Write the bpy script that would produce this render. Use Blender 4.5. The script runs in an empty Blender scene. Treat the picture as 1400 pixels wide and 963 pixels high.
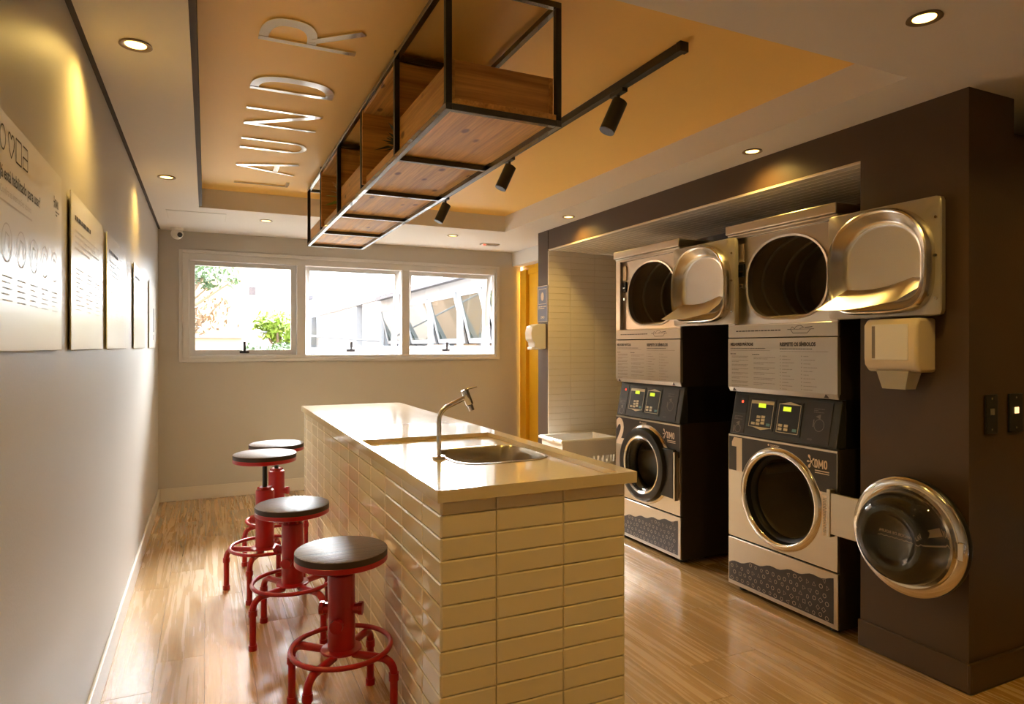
import bpy, bmesh, math, random
from mathutils import Vector, Matrix
R = random.Random(7)
scene = bpy.context.scene
COL = scene.collection
PI = math.pi

# ---------------------------------------------------------------- camera
TH = math.atan(418.0 / 898.0)
cam_d = bpy.data.cameras.new('camera'); cam = bpy.data.objects.new('camera', cam_d); COL.objects.link(cam)
cam_d.sensor_width = 36; cam_d.lens = 36 * 898.0 / 1400.0; cam_d.shift_y = -7.5 / 1400.0
cam_d.clip_start = 0.02; cam_d.clip_end = 300
cam.location = (0, 0, 1.34); cam.rotation_euler = (PI / 2, 0, -TH)
scene.camera = cam
# ---------------------------------------------------------------- sky, sun, exposure
world = bpy.data.worlds.new('world'); scene.world = world; world.use_nodes = True
bg = world.node_tree.nodes['Background']
bg.inputs[0].default_value = (0.84, 0.92, 1.0, 1); bg.inputs[1].default_value = 7.0
sd = bpy.data.lights.new('sun', 'SUN'); sd.energy = 70.0; sd.angle = math.radians(70); sd.color = (.95, .97, 1)   # broad soft sun, added beyond the windows to lift the daylight indoors
sun = bpy.data.objects.new('sun', sd); COL.objects.link(sun); sun.rotation_euler = (math.radians(-50), 0, math.radians(0)); sun.location = (3, 30, 30)
vs = scene.view_settings
vs.view_transform = 'Standard'; vs.look = 'None'; vs.gamma = 1.0; vs.use_curve_mapping = False; vs.exposure = 1.05
scene.cycles.use_denoising = True
scene.cycles.max_bounces = 10
scene.cycles.sample_clamp_indirect = 6.0
WARM = (1.0, 0.66, 0.17)
SPOT_W = 11.0

# ---------------------------------------------------------------- helpers
BASE = {}
def lin(c):
    return tuple(((x / 255) / 12.92 if x / 255 <= .04045 else ((x / 255 + .055) / 1.055) ** 2.4) for x in c)
def mat(name, rgb, rough=.5, metal=0.0, spec=.5, emit=None, estr=0, noise=0, nscale=8, bump=0, bscale=60, coat=0, trans=0, ior=1.45, alpha=1, stretch=None):
    m = bpy.data.materials.new(name); m.use_nodes = True
    nt = m.node_tree; b = nt.nodes['Principled BSDF']; c = lin(rgb)
    b.inputs['Base Color'].default_value = (*c, 1); b.inputs['Roughness'].default_value = rough; b.inputs['Metallic'].default_value = metal
    b.inputs['Specular IOR Level'].default_value = spec; b.inputs['Coat Weight'].default_value = coat
    b.inputs['Transmission Weight'].default_value = trans; b.inputs['IOR'].default_value = ior
    if emit: b.inputs['Emission Color'].default_value = (*emit, 1); b.inputs['Emission Strength'].default_value = estr
    if noise or bump:
        tc = nt.nodes.new('ShaderNodeTexCoord'); mp = nt.nodes.new('ShaderNodeMapping'); nt.links.new(tc.outputs['Object'], mp.inputs[0])
        if stretch: mp.inputs['Scale'].default_value = stretch
    if noise:
        n = nt.nodes.new('ShaderNodeTexNoise'); n.inputs['Scale'].default_value = nscale; n.inputs['Detail'].default_value = 5
        nt.links.new(mp.outputs[0], n.inputs['Vector'])
        r = nt.nodes.new('ShaderNodeMix'); r.data_type = 'RGBA'
        r.inputs[6].default_value = (*[x * (1 - noise) for x in c], 1); r.inputs[7].default_value = (*[min(1, x * (1 + noise)) for x in c], 1)
        nt.links.new(n.outputs[0], r.inputs[0]); nt.links.new(r.outputs[2], b.inputs['Base Color'])
    if bump:
        n2 = nt.nodes.new('ShaderNodeTexNoise'); n2.inputs['Scale'].default_value = bscale; n2.inputs['Detail'].default_value = 3
        nt.links.new(mp.outputs[0], n2.inputs['Vector'])
        bp = nt.nodes.new('ShaderNodeBump'); bp.inputs['Strength'].default_value = bump; bp.inputs['Distance'].default_value = .01
        nt.links.new(n2.outputs[0], bp.inputs['Height']); nt.links.new(bp.outputs[0], b.inputs['Normal'])
    return m
def glass_mat(name, tint=(1, 1, 1), f=.08):
    m = bpy.data.materials.new(name); m.use_nodes = True; nt = m.node_tree; nt.nodes.clear()
    o = nt.nodes.new('ShaderNodeOutputMaterial'); mx = nt.nodes.new('ShaderNodeMixShader')
    t = nt.nodes.new('ShaderNodeBsdfTransparent'); g = nt.nodes.new('ShaderNodeBsdfGlossy'); fr = nt.nodes.new('ShaderNodeFresnel')
    t.inputs[0].default_value = (*tint, 1); g.inputs['Roughness'].default_value = .02; fr.inputs[0].default_value = 1.45 + f
    nt.links.new(fr.outputs[0], mx.inputs[0]); nt.links.new(t.outputs[0], mx.inputs[1]); nt.links.new(g.outputs[0], mx.inputs[2]); nt.links.new(mx.outputs[0], o.inputs[0])
    return m
def wood_mat(name, dark, light, along='Y', scale=1.0, rough=.4, rr=.12, knots=0, bump=.15, coat=0, spec=.5):
    m = bpy.data.materials.new(name); m.use_nodes = True; nt = m.node_tree; b = nt.nodes['Principled BSDF']; L = nt.links.new
    N = nt.nodes.new
    tc = N('ShaderNodeTexCoord'); oi = N('ShaderNodeObjectInfo'); add = N('ShaderNodeVectorMath'); add.operation = 'ADD'
    cb = N('ShaderNodeCombineXYZ'); ml = N('ShaderNodeMath'); ml.operation = 'MULTIPLY'; ml.inputs[1].default_value = 37.0
    L(oi.outputs['Random'], ml.inputs[0]); L(ml.outputs[0], cb.inputs[0]); L(ml.outputs[0], cb.inputs[1]); L(ml.outputs[0], cb.inputs[2])
    L(tc.outputs['Object'], add.inputs[0]); L(cb.outputs[0], add.inputs[1])
    mp = N('ShaderNodeMapping'); L(add.outputs[0], mp.inputs[0])
    s = {'X': (.035, 1, 1), 'Y': (1, .035, 1), 'Z': (1, 1, .035)}[along]; mp.inputs['Scale'].default_value = [x * scale for x in s]
    n1 = N('ShaderNodeTexNoise'); n1.inputs['Scale'].default_value = 22; n1.inputs['Detail'].default_value = 8; n1.inputs['Distortion'].default_value = 1.2; L(mp.outputs[0], n1.inputs['Vector'])
    n2 = N('ShaderNodeTexNoise'); n2.inputs['Scale'].default_value = 140; n2.inputs['Detail'].default_value = 4; L(mp.outputs[0], n2.inputs['Vector'])
    mx = N('ShaderNodeMix'); mx.inputs[0].default_value = .35; L(n1.outputs[0], mx.inputs[2]); L(n2.outputs[0], mx.inputs[3])
    rp = N('ShaderNodeValToRGB'); rp.color_ramp.elements[0].position = .36; rp.color_ramp.elements[1].position = .64
    rp.color_ramp.elements[0].color = (*lin(dark), 1); rp.color_ramp.elements[1].color = (*lin(light), 1); L(mx.outputs[0], rp.inputs[0])
    hs = N('ShaderNodeHueSaturation'); mr = N('ShaderNodeMapRange'); mr.inputs[3].default_value = .88; mr.inputs[4].default_value = 1.12
    L(oi.outputs['Random'], mr.inputs[0]); L(mr.outputs[0], hs.inputs['Value']); L(rp.outputs[0], hs.inputs['Color'])
    col = hs.outputs[0]
    if knots:
        mk = N('ShaderNodeMapping'); L(add.outputs[0], mk.inputs[0]); mk.inputs['Scale'].default_value = {'X': (.5, 1, 1), 'Y': (1, .5, 1), 'Z': (1, 1, .5)}[along]
        v = N('ShaderNodeTexVoronoi'); v.inputs['Scale'].default_value = 11; L(mk.outputs[0], v.inputs['Vector'])
        r2 = N('ShaderNodeValToRGB'); r2.color_ramp.elements[0].position = .09; r2.color_ramp.elements[1].position = .17
        r2.color_ramp.elements[0].color = (.25, .16, .1, 1); r2.color_ramp.elements[1].color = (1, 1, 1, 1); L(v.outputs['Distance'], r2.inputs[0])
        k = N('ShaderNodeMix'); k.data_type = 'RGBA'; k.blend_type = 'MULTIPLY'; k.inputs[0].default_value = knots; L(col, k.inputs[6]); L(r2.outputs[0], k.inputs[7]); col = k.outputs[2]
    L(col, b.inputs['Base Color'])
    r3 = N('ShaderNodeMapRange'); r3.inputs[1].default_value = .3; r3.inputs[2].default_value = .7; r3.inputs[3].default_value = rough - rr; r3.inputs[4].default_value = rough + rr
    L(n1.outputs[0], r3.inputs[0]); L(r3.outputs[0], b.inputs['Roughness'])
    bp = N('ShaderNodeBump'); bp.inputs['Strength'].default_value = bump; bp.inputs['Distance'].default_value = .004; L(mx.outputs[0], bp.inputs['Height']); L(bp.outputs[0], b.inputs['Normal'])
    b.inputs['Coat Weight'].default_value = coat; b.inputs['Coat Roughness'].default_value = .13; L(bp.outputs[0], b.inputs['Coat Normal']); b.inputs['Specular IOR Level'].default_value = spec
    return m

class MB:
    def __init__(s): s.v = []; s.f = []
    def add(s, vs, fs):
        o = len(s.v); s.v += [tuple(p) for p in vs]; s.f += [tuple(i + o for i in f) for f in fs]; return s
    def box(s, x0, y0, z0, x1, y1, z1):
        return s.add([(x0, y0, z0), (x1, y0, z0), (x1, y1, z0), (x0, y1, z0), (x0, y0, z1), (x1, y0, z1), (x1, y1, z1), (x0, y1, z1)],
                     [(0, 3, 2, 1), (4, 5, 6, 7), (0, 1, 5, 4), (1, 2, 6, 5), (2, 3, 7, 6), (3, 0, 4, 7)])
    def quad(s, a, b, c, d): return s.add([a, b, c, d], [(0, 1, 2, 3)])
    def loft(s, loops, cap0=False, cap1=False, closed=True):
        n = len(loops[0]); vs = [p for l in loops for p in l]; fs = []
        for k in range(len(loops) - 1):
            for i in range(n if closed else n - 1):
                j = (i + 1) % n; fs.append((k * n + i, k * n + j, (k + 1) * n + j, (k + 1) * n + i))
        if cap0: fs.append(tuple(range(n))[::-1])
        if cap1: fs.append(tuple((len(loops) - 1) * n + i for i in range(n)))
        return s.add(vs, fs)
    def cyl(s, p0, p1, r0, r1=None, n=20, cap=True):
        return s.tube([p0, p1], [r0, r0 if r1 is None else r1], n, cap)
    def tube(s, pts, r, n=10, cap=True, closed=False):
        P = [Vector(p) for p in pts]; m = len(P); rs = r if isinstance(r, (list, tuple)) else [r] * m; loops = []
        t0 = (P[1] - P[0]).normalized(); up = Vector((0, 0, 1)) if abs(t0.z) < .9 else Vector((1, 0, 0))
        a = t0.cross(up).normalized()
        for i in range(m):
            if closed: t = (P[(i + 1) % m] - P[i - 1]).normalized()
            else: t = (P[min(i + 1, m - 1)] - P[max(i - 1, 0)]).normalized()
            a = (a - t * a.dot(t)).normalized(); b = t.cross(a)
            loops.append([P[i] + (a * math.cos(2 * PI * k / n) + b * math.sin(2 * PI * k / n)) * rs[i] for k in range(n)])
        if closed: loops.append(loops[0]); cap = False
        return s.loft(loops, cap, cap)
    def lathe(s, prof, origin=(0, 0, 0), axis='Z', n=32):
        o = Vector(origin); loops = []
        for r, h in prof:
            l = []
            for k in range(n):
                a = 2 * PI * k / n; c, d = r * math.cos(a), r * math.sin(a)
                l.append(o + (Vector((c, d, h)) if axis == 'Z' else Vector((h, c, d)) if axis == 'X' else Vector((d, h, c))))
            loops.append(l)
        return s.loft(loops, prof[0][0] > 1e-5 and False, False)
    def prism(s, poly, fn, w0, w1):
        n = len(poly); vs = [fn(u, v, w0) for u, v in poly] + [fn(u, v, w1) for u, v in poly]
        fs = [tuple(range(n))[::-1], tuple(range(n, 2 * n))] + [(i, (i + 1) % n, n + (i + 1) % n, n + i) for i in range(n)]
        return s.add(vs, fs)
    def mesh(s, name, base=(0, 0, 0), smooth=0):
        me = bpy.data.meshes.new(name); bx, by, bz = base
        me.from_pydata([(x - bx, y - by, z - bz) for x, y, z in s.v], [], s.f)
        bm = bmesh.new(); bm.from_mesh(me); bmesh.ops.remove_doubles(bm, verts=bm.verts, dist=1e-6); bmesh.ops.recalc_face_normals(bm, faces=bm.faces); bm.to_mesh(me); bm.free()
        if smooth:
            me.shade_smooth(); me.set_sharp_from_angle(angle=math.radians(smooth))
        return me
    def build(s, name, m, parent=None, smooth=0, bevel=0, origin=None, seg=2, label=None):
        if parent is not None: base = BASE[parent]
        elif origin is not None: base = origin
        else:
            xs, ys, zs = zip(*s.v); base = ((min(xs) + max(xs)) / 2, (min(ys) + max(ys)) / 2, min(zs))
        me = s.mesh(name, base, smooth); me.materials.append(m)
        o = bpy.data.objects.new(name, me); COL.objects.link(o)
        if parent is not None: o.parent = parent
        else: o.location = base
        BASE[o] = base
        if bevel:
            b = o.modifiers.new('bevel', 'BEVEL'); b.width = bevel; b.segments = seg; b.limit_method = 'ANGLE'; b.angle_limit = math.radians(35)
            if not smooth: me.shade_smooth(); me.set_sharp_from_angle(angle=math.radians(40))
        if label: o['label'] = label
        return o
def B(*a): return MB().box(*a)
def tag(o, label, cat, group=None):
    o['label'] = label; o['category'] = cat
    if group: o['group'] = group
    return o
def st(o, label=None):
    o['kind'] = 'structure'
    if label: o['label'] = label
    return o
def thing(name, label, cat, loc, group=None):
    o = bpy.data.objects.new(name, None); COL.objects.link(o); o.location = loc; BASE[o] = tuple(loc); o.empty_display_size = .1
    return tag(o, label, cat, group)
def piece(name, me, parent, pos, rot=None):
    o = bpy.data.objects.new(name, me); COL.objects.link(o); o.parent = parent; b = BASE[parent]
    o.location = (pos[0] - b[0], pos[1] - b[1], pos[2] - b[2])
    if rot: o.rotation_euler = rot
    return o
def polar(fn, angs, c, fx): return [fx(c[0] + fn(a) * math.cos(a), c[1] + fn(a) * math.sin(a)) for a in angs]
def f_rect(x0, x1, y0, y1):
    def f(a):
        ca, sa = math.cos(a), math.sin(a); r = 1e9
        if ca > 1e-9: r = min(r, x1 / ca)
        if ca < -1e-9: r = min(r, x0 / ca)
        if sa > 1e-9: r = min(r, y1 / sa)
        if sa < -1e-9: r = min(r, y0 / sa)
        return r
    return f
def f_sup(a_, b_, nt=2.0, nb=None):
    nb = nb or nt
    def f(a):
        n = nt if math.sin(a) > 0 else nb
        return (abs(math.cos(a) / a_) ** n + abs(math.sin(a) / b_) ** n) ** (-1.0 / n)
    return f
def angles(n=48, rect=None):
    A = [2 * PI * k / n for k in range(n)]
    if rect:
        x0, x1, y0, y1 = rect
        A += [math.atan2(y, x) % (2 * PI) for x in (x0, x1) for y in (y0, y1)]
    return sorted(set(round(a, 6) for a in A))
def text2d(body, size, bold=0.0, align='LEFT', xs=1.0):
    cu = bpy.data.curves.new('t', 'FONT'); cu.body = body; cu.size = size; cu.offset = bold; cu.align_x = align; cu.resolution_u = 3; cu.fill_mode = 'FRONT' if False else cu.fill_mode
    ob = bpy.data.objects.new('t', cu); me = ob.to_mesh()
    vs = [(v.co.x * xs, v.co.y) for v in me.vertices]; fs = [tuple(p.vertices) for p in me.polygons]
    ob.to_mesh_clear(); bpy.data.objects.remove(ob); bpy.data.curves.remove(cu)
    return vs, fs
def put_text(mb, body, size, fx, at=(0, 0), bold=0, align='LEFT', xs=1.0):
    v, f = text2d(body, size, bold, align, xs); mb.add([fx(at[0] + x, at[1] + y) for x, y in v], f)
def rect2(mb, fx, x0, y0, x1, y1): mb.add([fx(x0, y0), fx(x1, y0), fx(x1, y1), fx(x0, y1)], [(0, 1, 2, 3)])
def ring2(mb, fx, c, r, w, n=16, sx=1, rot=0):
    A = [rot + 2 * PI * k / n for k in range(n)]
    mb.loft([[fx(c[0] + sx * (r - w) * math.cos(a), c[1] + (r - w) * math.sin(a)) for a in A], [fx(c[0] + sx * r * math.cos(a), c[1] + r * math.sin(a)) for a in A]])
def line2(mb, fx, pts, w):
    for (x0, y0), (x1, y1) in zip(pts[:-1], pts[1:]):
        dx, dy = x1 - x0, y1 - y0; l = math.hypot(dx, dy) or 1; nx, ny = -dy / l * w / 2, dx / l * w / 2
        mb.add([fx(x0 + nx, y0 + ny), fx(x1 + nx, y1 + ny), fx(x1 - nx, y1 - ny), fx(x0 - nx, y0 - ny)], [(0, 1, 2, 3)])
def drop2(mb, fx, c, ang, l0, l1, r):
    ca, sa = math.cos(ang), math.sin(ang)
    prof = [(l0, .12), (l0 + (l1 - l0) * .5, .5), (l0 + (l1 - l0) * .75, 1), (l1 - r * .2, .85), (l1 + r * .5, .35)]
    pts = [(t, k * r) for t, k in prof] + [(t, -k * r) for t, k in prof[::-1]]
    mb.add([fx(c[0] + t * ca - w * sa, c[1] + t * sa + w * ca) for t, w in pts], [tuple(range(len(pts)))])
def logo(mb, fx, x, y, s):
    """splash figure followed by OMO, s = letter height"""
    c = (x, y + s * .62)
    for a, l, r in ((118, .75, .16), (183, .55, .13), (243, .75, .17), (45, .5, .13)): drop2(mb, fx, c, math.radians(a), .1 * s, l * s, r * s)
    ring2(mb, fx, c, .16 * s, .16 * s, 10)
    line2(mb, fx, [(c[0], c[1]), (c[0] + .2 * s, c[1] - .35 * s), (c[0] + .5 * s, c[1] - .6 * s)], .07 * s)
    x0 = x + .42 * s; w = .45 * s; t = .15 * s
    def O(x0):
        A = angles(20); ce = (x0 + w / 2, y + s / 2)
        mb.loft([polar(f_sup(w / 2, s / 2, 3), A, ce, fx), polar(f_sup(w / 2 - t, s / 2 - t, 3), A, ce, fx)])
    O(x0); O(x0 + 1.26 * s)
    xm = x0 + .53 * s
    rect2(mb, fx, xm, y, xm + t, y + s); rect2(mb, fx, xm + .5 * s, y, xm + .5 * s + t, y + s)
    line2(mb, fx, [(xm + t / 2, y + s * .95), (xm + .32 * s, y + s * .25), (xm + .5 * s + t / 2, y + s * .95)], t)
def dashes(mb, fx, x0, x1, y, hgt, rows, gap, seed):
    r = random.Random(seed)
    for k in range(rows):
        x = x0; yy = y - k * gap; xe = x1 if k % 2 == 0 else x0 + (x1 - x0) * r.uniform(.4, .95)
        while x < xe:
            w = r.uniform(.5, 2.2) * hgt * 2; rect2(mb, fx, x, yy, min(x + w, xe), yy + hgt); x += w + hgt * .6

# ---------------------------------------------------------------- materials
M = {}
M['wall'] = mat('wall_paint_greige', (184, 177, 167), .45, bump=.06, bscale=120, noise=.03, nscale=2)
M['ceil'] = mat('ceiling_paint_white', (222, 214, 204), .7, noise=.02, nscale=2)
M['peach'] = mat('recess_paint_ochre', (244, 200, 112), .55, noise=.03, nscale=2)
M['dark'] = mat('dark_brown_paint', (78, 58, 39), .45, bump=.05, bscale=120, noise=.06, nscale=3)
M['gap'] = mat('painted_gap_shade', (74, 62, 50), .7)  # dark brown stands in for the shade inside the ceiling gaps
M['yellow'] = mat('yellow_paint', (236, 176, 30), .4, noise=.03)
M['base'] = mat('baseboard_white', (206, 196, 182), .4)
M['floor'] = wood_mat('oak_vinyl', (162, 124, 74), (190, 152, 98), 'Y', 1.6, .26, .08, bump=.1, spec=.6, coat=.8)
M['subfloor'] = mat('plank_joint_brown', (96, 68, 40), .7)
M['tile'] = mat('cream_ceramic_tile', (232, 216, 186), .06, coat=.3, bump=.09, bscale=7, noise=.02, nscale=3)
M['tile2'] = mat('niche_beige_tile', (242, 232, 218), .14, bump=.03, bscale=9, noise=.03, nscale=3)
M['grout'] = mat('beige_grout', (222, 202, 164), .8)
M['counter'] = mat('cream_quartz', (226, 206, 170), .1, noise=.04, nscale=60, coat=.5)
M['steel'] = mat('brushed_steel', (196, 186, 172), .32, 1, noise=.05, nscale=30, stretch=(1, .05, 1))
M['steel_w'] = mat('painted_steel_light', (172, 164, 152), .35, .5)
M['chrome'] = mat('polished_steel', (214, 208, 200), .14, 1)
M['dish'] = mat('dryer_door_steel', (214, 208, 200), .24, 1, noise=.04, nscale=20)
M['steelin'] = mat('sink_steel', (190, 178, 158), .25, 1)
M['black'] = mat('black_powder_coat', (24, 21, 19), .38, noise=.1, spec=.7)
M['frame'] = mat('black_satin_steel', (26, 24, 23), .26, spec=1.0, coat=.6)
M['mblack'] = mat('machine_black_enamel', (30, 26, 24), .28, noise=.05)
M['mside'] = mat('machine_side_dark', (54, 45, 38), .35, noise=.08)
M['panelg'] = mat('control_panel_charcoal', (52, 52, 50), .4)
M['sticker'] = mat('sticker_charcoal', (52, 44, 40), .35)
M['print'] = mat('ink_dark_grey', (62, 56, 52), .6)
M['printl'] = mat('ink_light_beige', (226, 206, 182), .5)
M['printm'] = mat('ink_mid_grey', (128, 118, 108), .6)
M['printp'] = mat('ink_pale_grey', (176, 168, 160), .5)
M['printi'] = mat('ink_tan', (186, 168, 146), .5)
M['rubber'] = mat('rubber_gasket', (26, 23, 21), .5)
M['drum'] = mat('drum_steel', (150, 138, 118), .4, .25, noise=.1, nscale=20)
M['glassbowl'] = mat('door_glass', (235, 228, 214), .02, trans=1, ior=1.48)
M['pane'] = glass_mat('window_glass', (.97, .985, .98))
M['darkglass'] = mat('dark_door_glass', (18, 17, 16), .05, spec=.6, coat=.4)
M['alum'] = mat('grey_aluminium', (206, 202, 198), .4, .1)
M['handle'] = mat('handle_dark', (40, 34, 38), .4)
M['red'] = mat('red_enamel', (168, 14, 16), .3, noise=.06, nscale=14, coat=.2)
M['seat'] = wood_mat('grey_brown_seat_wood', (44, 31, 26), (118, 98, 88), 'X', 3.0, .38, .1, bump=.8)
M['seatedge'] = mat('seat_edge_wood', (58, 38, 26), .5, noise=.15, nscale=20)
M['shelf'] = wood_mat('pine_board', (176, 124, 60), (230, 182, 106), 'Y', 1.0, .45, .06, knots=.9, bump=.1)
M['shelfx'] = wood_mat('pine_board_cross', (172, 118, 56), (226, 174, 98), 'X', 1.0, .45, .06, knots=.9, bump=.1)
M['mirror'] = mat('mirror_letter', (226, 224, 224), .12, 1)
M['poster'] = mat('poster_white_gloss', (244, 240, 234), .26, spec=.8)
M['white'] = mat('white_plastic', (232, 226, 216), .35)
M['cream'] = mat('cream_plastic', (226, 208, 178), .35)
M['clear'] = mat('frosted_plastic', (230, 222, 208), .25, trans=.5)
M['basket'] = mat('white_basket_plastic', (238, 232, 222), .4)
M['signblue'] = mat('sign_slate_blue', (112, 116, 142), .5)
M['lamp'] = mat('lamp_glow', (255, 220, 150), .4, emit=(1, .58, .14), estr=4)
M['ring'] = mat('downlight_ring', (150, 130, 104), .35, .7)
M['lcd'] = mat('lcd_green', (150, 170, 20), .4, emit=(.62, .78, .03), estr=.55)
M['led'] = mat('led_red', (200, 30, 20), .4, emit=(1, .05, .02), estr=2)
M['ledw'] = mat('led_amber', (240, 190, 120), .4, emit=(1, .6, .25), estr=1.0)
M['button'] = mat('keypad_button_beige', (214, 200, 166), .5)
M['buttonb'] = mat('keypad_button_teal', (96, 140, 140), .5)
M['leaf'] = mat('leaf_dark_green', (58, 74, 34), .5, noise=.3, nscale=14)
M['leaf2'] = mat('leaf_bright_green', (120, 150, 40), .5, noise=.3, nscale=14)
M['pot'] = mat('pot_brown', (96, 66, 44), .6)
M['tleaf'] = mat('tree_leaf_green', (74, 92, 56), .6, noise=.3, nscale=3)
M['tleaf2'] = mat('tree_leaf_lime', (116, 136, 42), .6, noise=.25, nscale=3)
M['tleaf3'] = mat('tree_leaf_brown', (110, 80, 52), .6, noise=.25, nscale=3)
M['tleafd'] = mat('tree_leaf_dark', (70, 84, 50), .6, noise=.3, nscale=3)
M['borange'] = mat('orange_render', (224, 160, 96), .8, noise=.05)
M['bark'] = mat('bark', (110, 90, 70), .8, noise=.2)
M['bpeach'] = mat('peach_render', (190, 152, 120), .8, noise=.04)
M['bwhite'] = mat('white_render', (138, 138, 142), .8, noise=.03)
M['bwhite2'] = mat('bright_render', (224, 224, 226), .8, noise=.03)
M['bgrey'] = mat('grey_slab', (84, 82, 88), .8)
M['bglass'] = mat('facade_glass', (44, 52, 50), .05, spec=.8)
M['ground'] = mat('ground_paving', (112, 108, 100), .9, noise=.1)

# ---------------------------------------------------------------- room numbers
XL, YB, ZC, ZR = -.375, 6.39, 2.345, 2.483
XR, YP = 2.672, 1.556            # dark wall front, near face of the pillar
NY0, NY1, NX, NZ = 2.02, 4.995, 3.42, 2.165   # laundry niche
YF, XE = -2.6, 4.6
# floor
floor = st(B(XL - .1, YF, -.06, XE, YB + .1, -.004).build('floor', M['subfloor'], origin=(0, 0, 0)), 'oak coloured plank floor')
pl_cache = {}
def plank(x, y, w, l):
    k = (round(w, 3), round(l, 3))
    if k not in pl_cache:
        e = .0006; a, b = w / 2 - .0004, l / 2 - .0004
        mb = MB().loft([[(-a, -b, -.004), (a, -b, -.004), (a, b, -.004), (-a, b, -.004)], [(-a, -b, -e), (a, -b, -e), (a, b, -e), (-a, b, -e)], [(-a + e, -b + e, 0), (a - e, -b + e, 0), (a - e, b - e, 0), (-a + e, b - e, 0)]], False, True)
        me = mb.mesh('plank'); me.materials.append(M['floor']); pl_cache[k] = me
    piece('plank', pl_cache[k], floor, (x + w / 2, y + l / 2, 0))
PW, PLN = .184, 1.22; i = 0; x = XL
while x < XE - .01:
    w = min(PW, XE - x); y = YF - R.choice([.1, .35, .6, .85, 1.05]); 
    while y < YB - .01:
        y0 = max(y, YF); y1 = min(y + PLN, YB)
        if y1 - y0 > .03: plank(x, y0, w, y1 - y0)
        y += PLN
    x += PW
# walls
st(B(XL - .15, YF - .1, 0, XL, YB + .15, 2.6).build('wall_left', M['wall']), 'greige painted wall with white posters')
bw = MB(); WX0, WX1, WZ0, WZ1 = -.205, 2.81, 1.215, 2.175
bw.box(XL, YB, 0, WX0, YB + .15, 2.6).box(WX1, YB, 0, 3.075, YB + .15, 2.6).box(WX0, YB, 0, WX1, YB + .15, WZ0).box(WX0, YB, WZ1, WX1, YB + .15, 2.6)
st(bw.build('wall_back', M['wall']), 'greige back wall with the strip of windows')
st(B(XL - .1, YF - .1, 0, XE, YF, 2.6).build('wall_front', M['wall']))
st(B(XE, YF, 0, XE + .1, YB, 2.6).build('wall_east', M['wall']))
dk = MB()
dk.box(XR, YP, 0, 2.97, NY0, ZC + .02).box(2.97, YP, 0, XE, NY0, 2.185)
dk.box(2.97, YP + .25, 2.185, XE, NY0, 2.6)
dk.box(XR, NY0, NZ + .012, 3.5, NY1, ZC + .02).box(XR, NY1 + .012, 0, 3.07, 5.19, ZC + .02).box(NX + .01, NY0, 0, 3.5, NY1 + .2, NZ + .012)
st(dk.build('wall_right', M['dark']), 'dark brown wall around the laundry niche')
# ceiling with the recess
cl = MB(); RX0, RX1, RY0, RY1 = -.048, 2.375, 1.6, 5.25
CX0 = -.355
st(B(RX0, RY0, ZC + .008, RX0 + .02, RY1, ZR).build('trim_6', M['gap']), 'dark strip coloured as the shade of the slot along the left edge of the recess')  # solid strip, the shade of the slot is put into its colour
for a in ((CX0, YF, RX0, YB), (RX1, YF, XE, YB), (RX0, YF, RX1, RY0), (RX0, RY1, RX1, YB)): cl.box(a[0], a[1], ZC, a[2], a[3], ZC + .02)
for a in ((RX0 - .02, RY0 - .02, RX0, RY1 + .02), (RX1, RY0 - .02, RX1 + .02, RY1 + .02), (RX0, RY0 - .02, RX1, RY0), (RX0, RY1, RX1, RY1 + .02)): cl.box(a[0], a[1], ZC + .02, a[2], a[3], ZR)
st(cl.build('ceiling', M['ceil'], origin=(1, 2, ZC)), 'white plaster ceiling border')
st(B(RX0 - .1, RY0 - .1, ZR, RX1 + .1, RY1 + .1, ZR + .03).build('ceiling_recess', M['peach']), 'ochre painted recessed ceiling panel')
st(B(XL, YF, ZC + .006, CX0 + .01, YB, ZC + .02).build('trim_1', M['gap']), 'dark strip coloured as the shade of the gap along the ceiling edge')  # strip closes the gap, its dark colour paints the shade there
st(B(2.975, 5.19, 2.2, 3.3, YB, ZC).build('trim_2', M['ceil']), 'white dropped beam over the yellow doorway')
# yellow doorway
yd = st(B(3.1, 5.19, 0, 3.16, YB, 2.2).build('wall_doorway', M['yellow']), 'yellow painted wall beside the back wall')
d1 = st(B(3.085, 5.28, 0, 3.1, 6.2, 2.1).build('door_1', M['yellow'], bevel=.002), 'yellow door')
B(3.055, 6.22, 0, 3.1, 6.36, 2.15).build('door_jamb', M['yellow'], d1, bevel=.003)
B(3.08, 5.2, 2.1, 3.1, 6.22, 2.17).build('door_header', M['yellow'], d1, bevel=.003)
MB().tube([(3.085, 5.36, 1.02), (3.05, 5.36, 1.02), (3.045, 5.42, 1.02), (3.045, 5.5, 1.02)], .009, 8).build('handle', M['chrome'], d1, smooth=40)
# baseboards
for nm, a, m in (('baseboard_left', (XL, YF, 0, XL + .014, YB, .115), 'base'), ('baseboard_back', (XL + .014, YB - .012, 0, 3.07, YB, .115), 'base')):
    st(B(*a).build(nm, M[m], bevel=.004))
bb = MB().box(XR - .014, YP - .014, 0, XR, NY0 + .004, .115).box(XR - .014, YP - .014, 0, XE, YP, .115)
st(bb.build('baseboard_right', M['dark'], bevel=.004), 'dark brown skirting around the pillar')
st(B(XR - .014, NY1 + .002, 0, XR, 5.19, .115).build('baseboard_doorway', M['dark'], bevel=.004))

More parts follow.
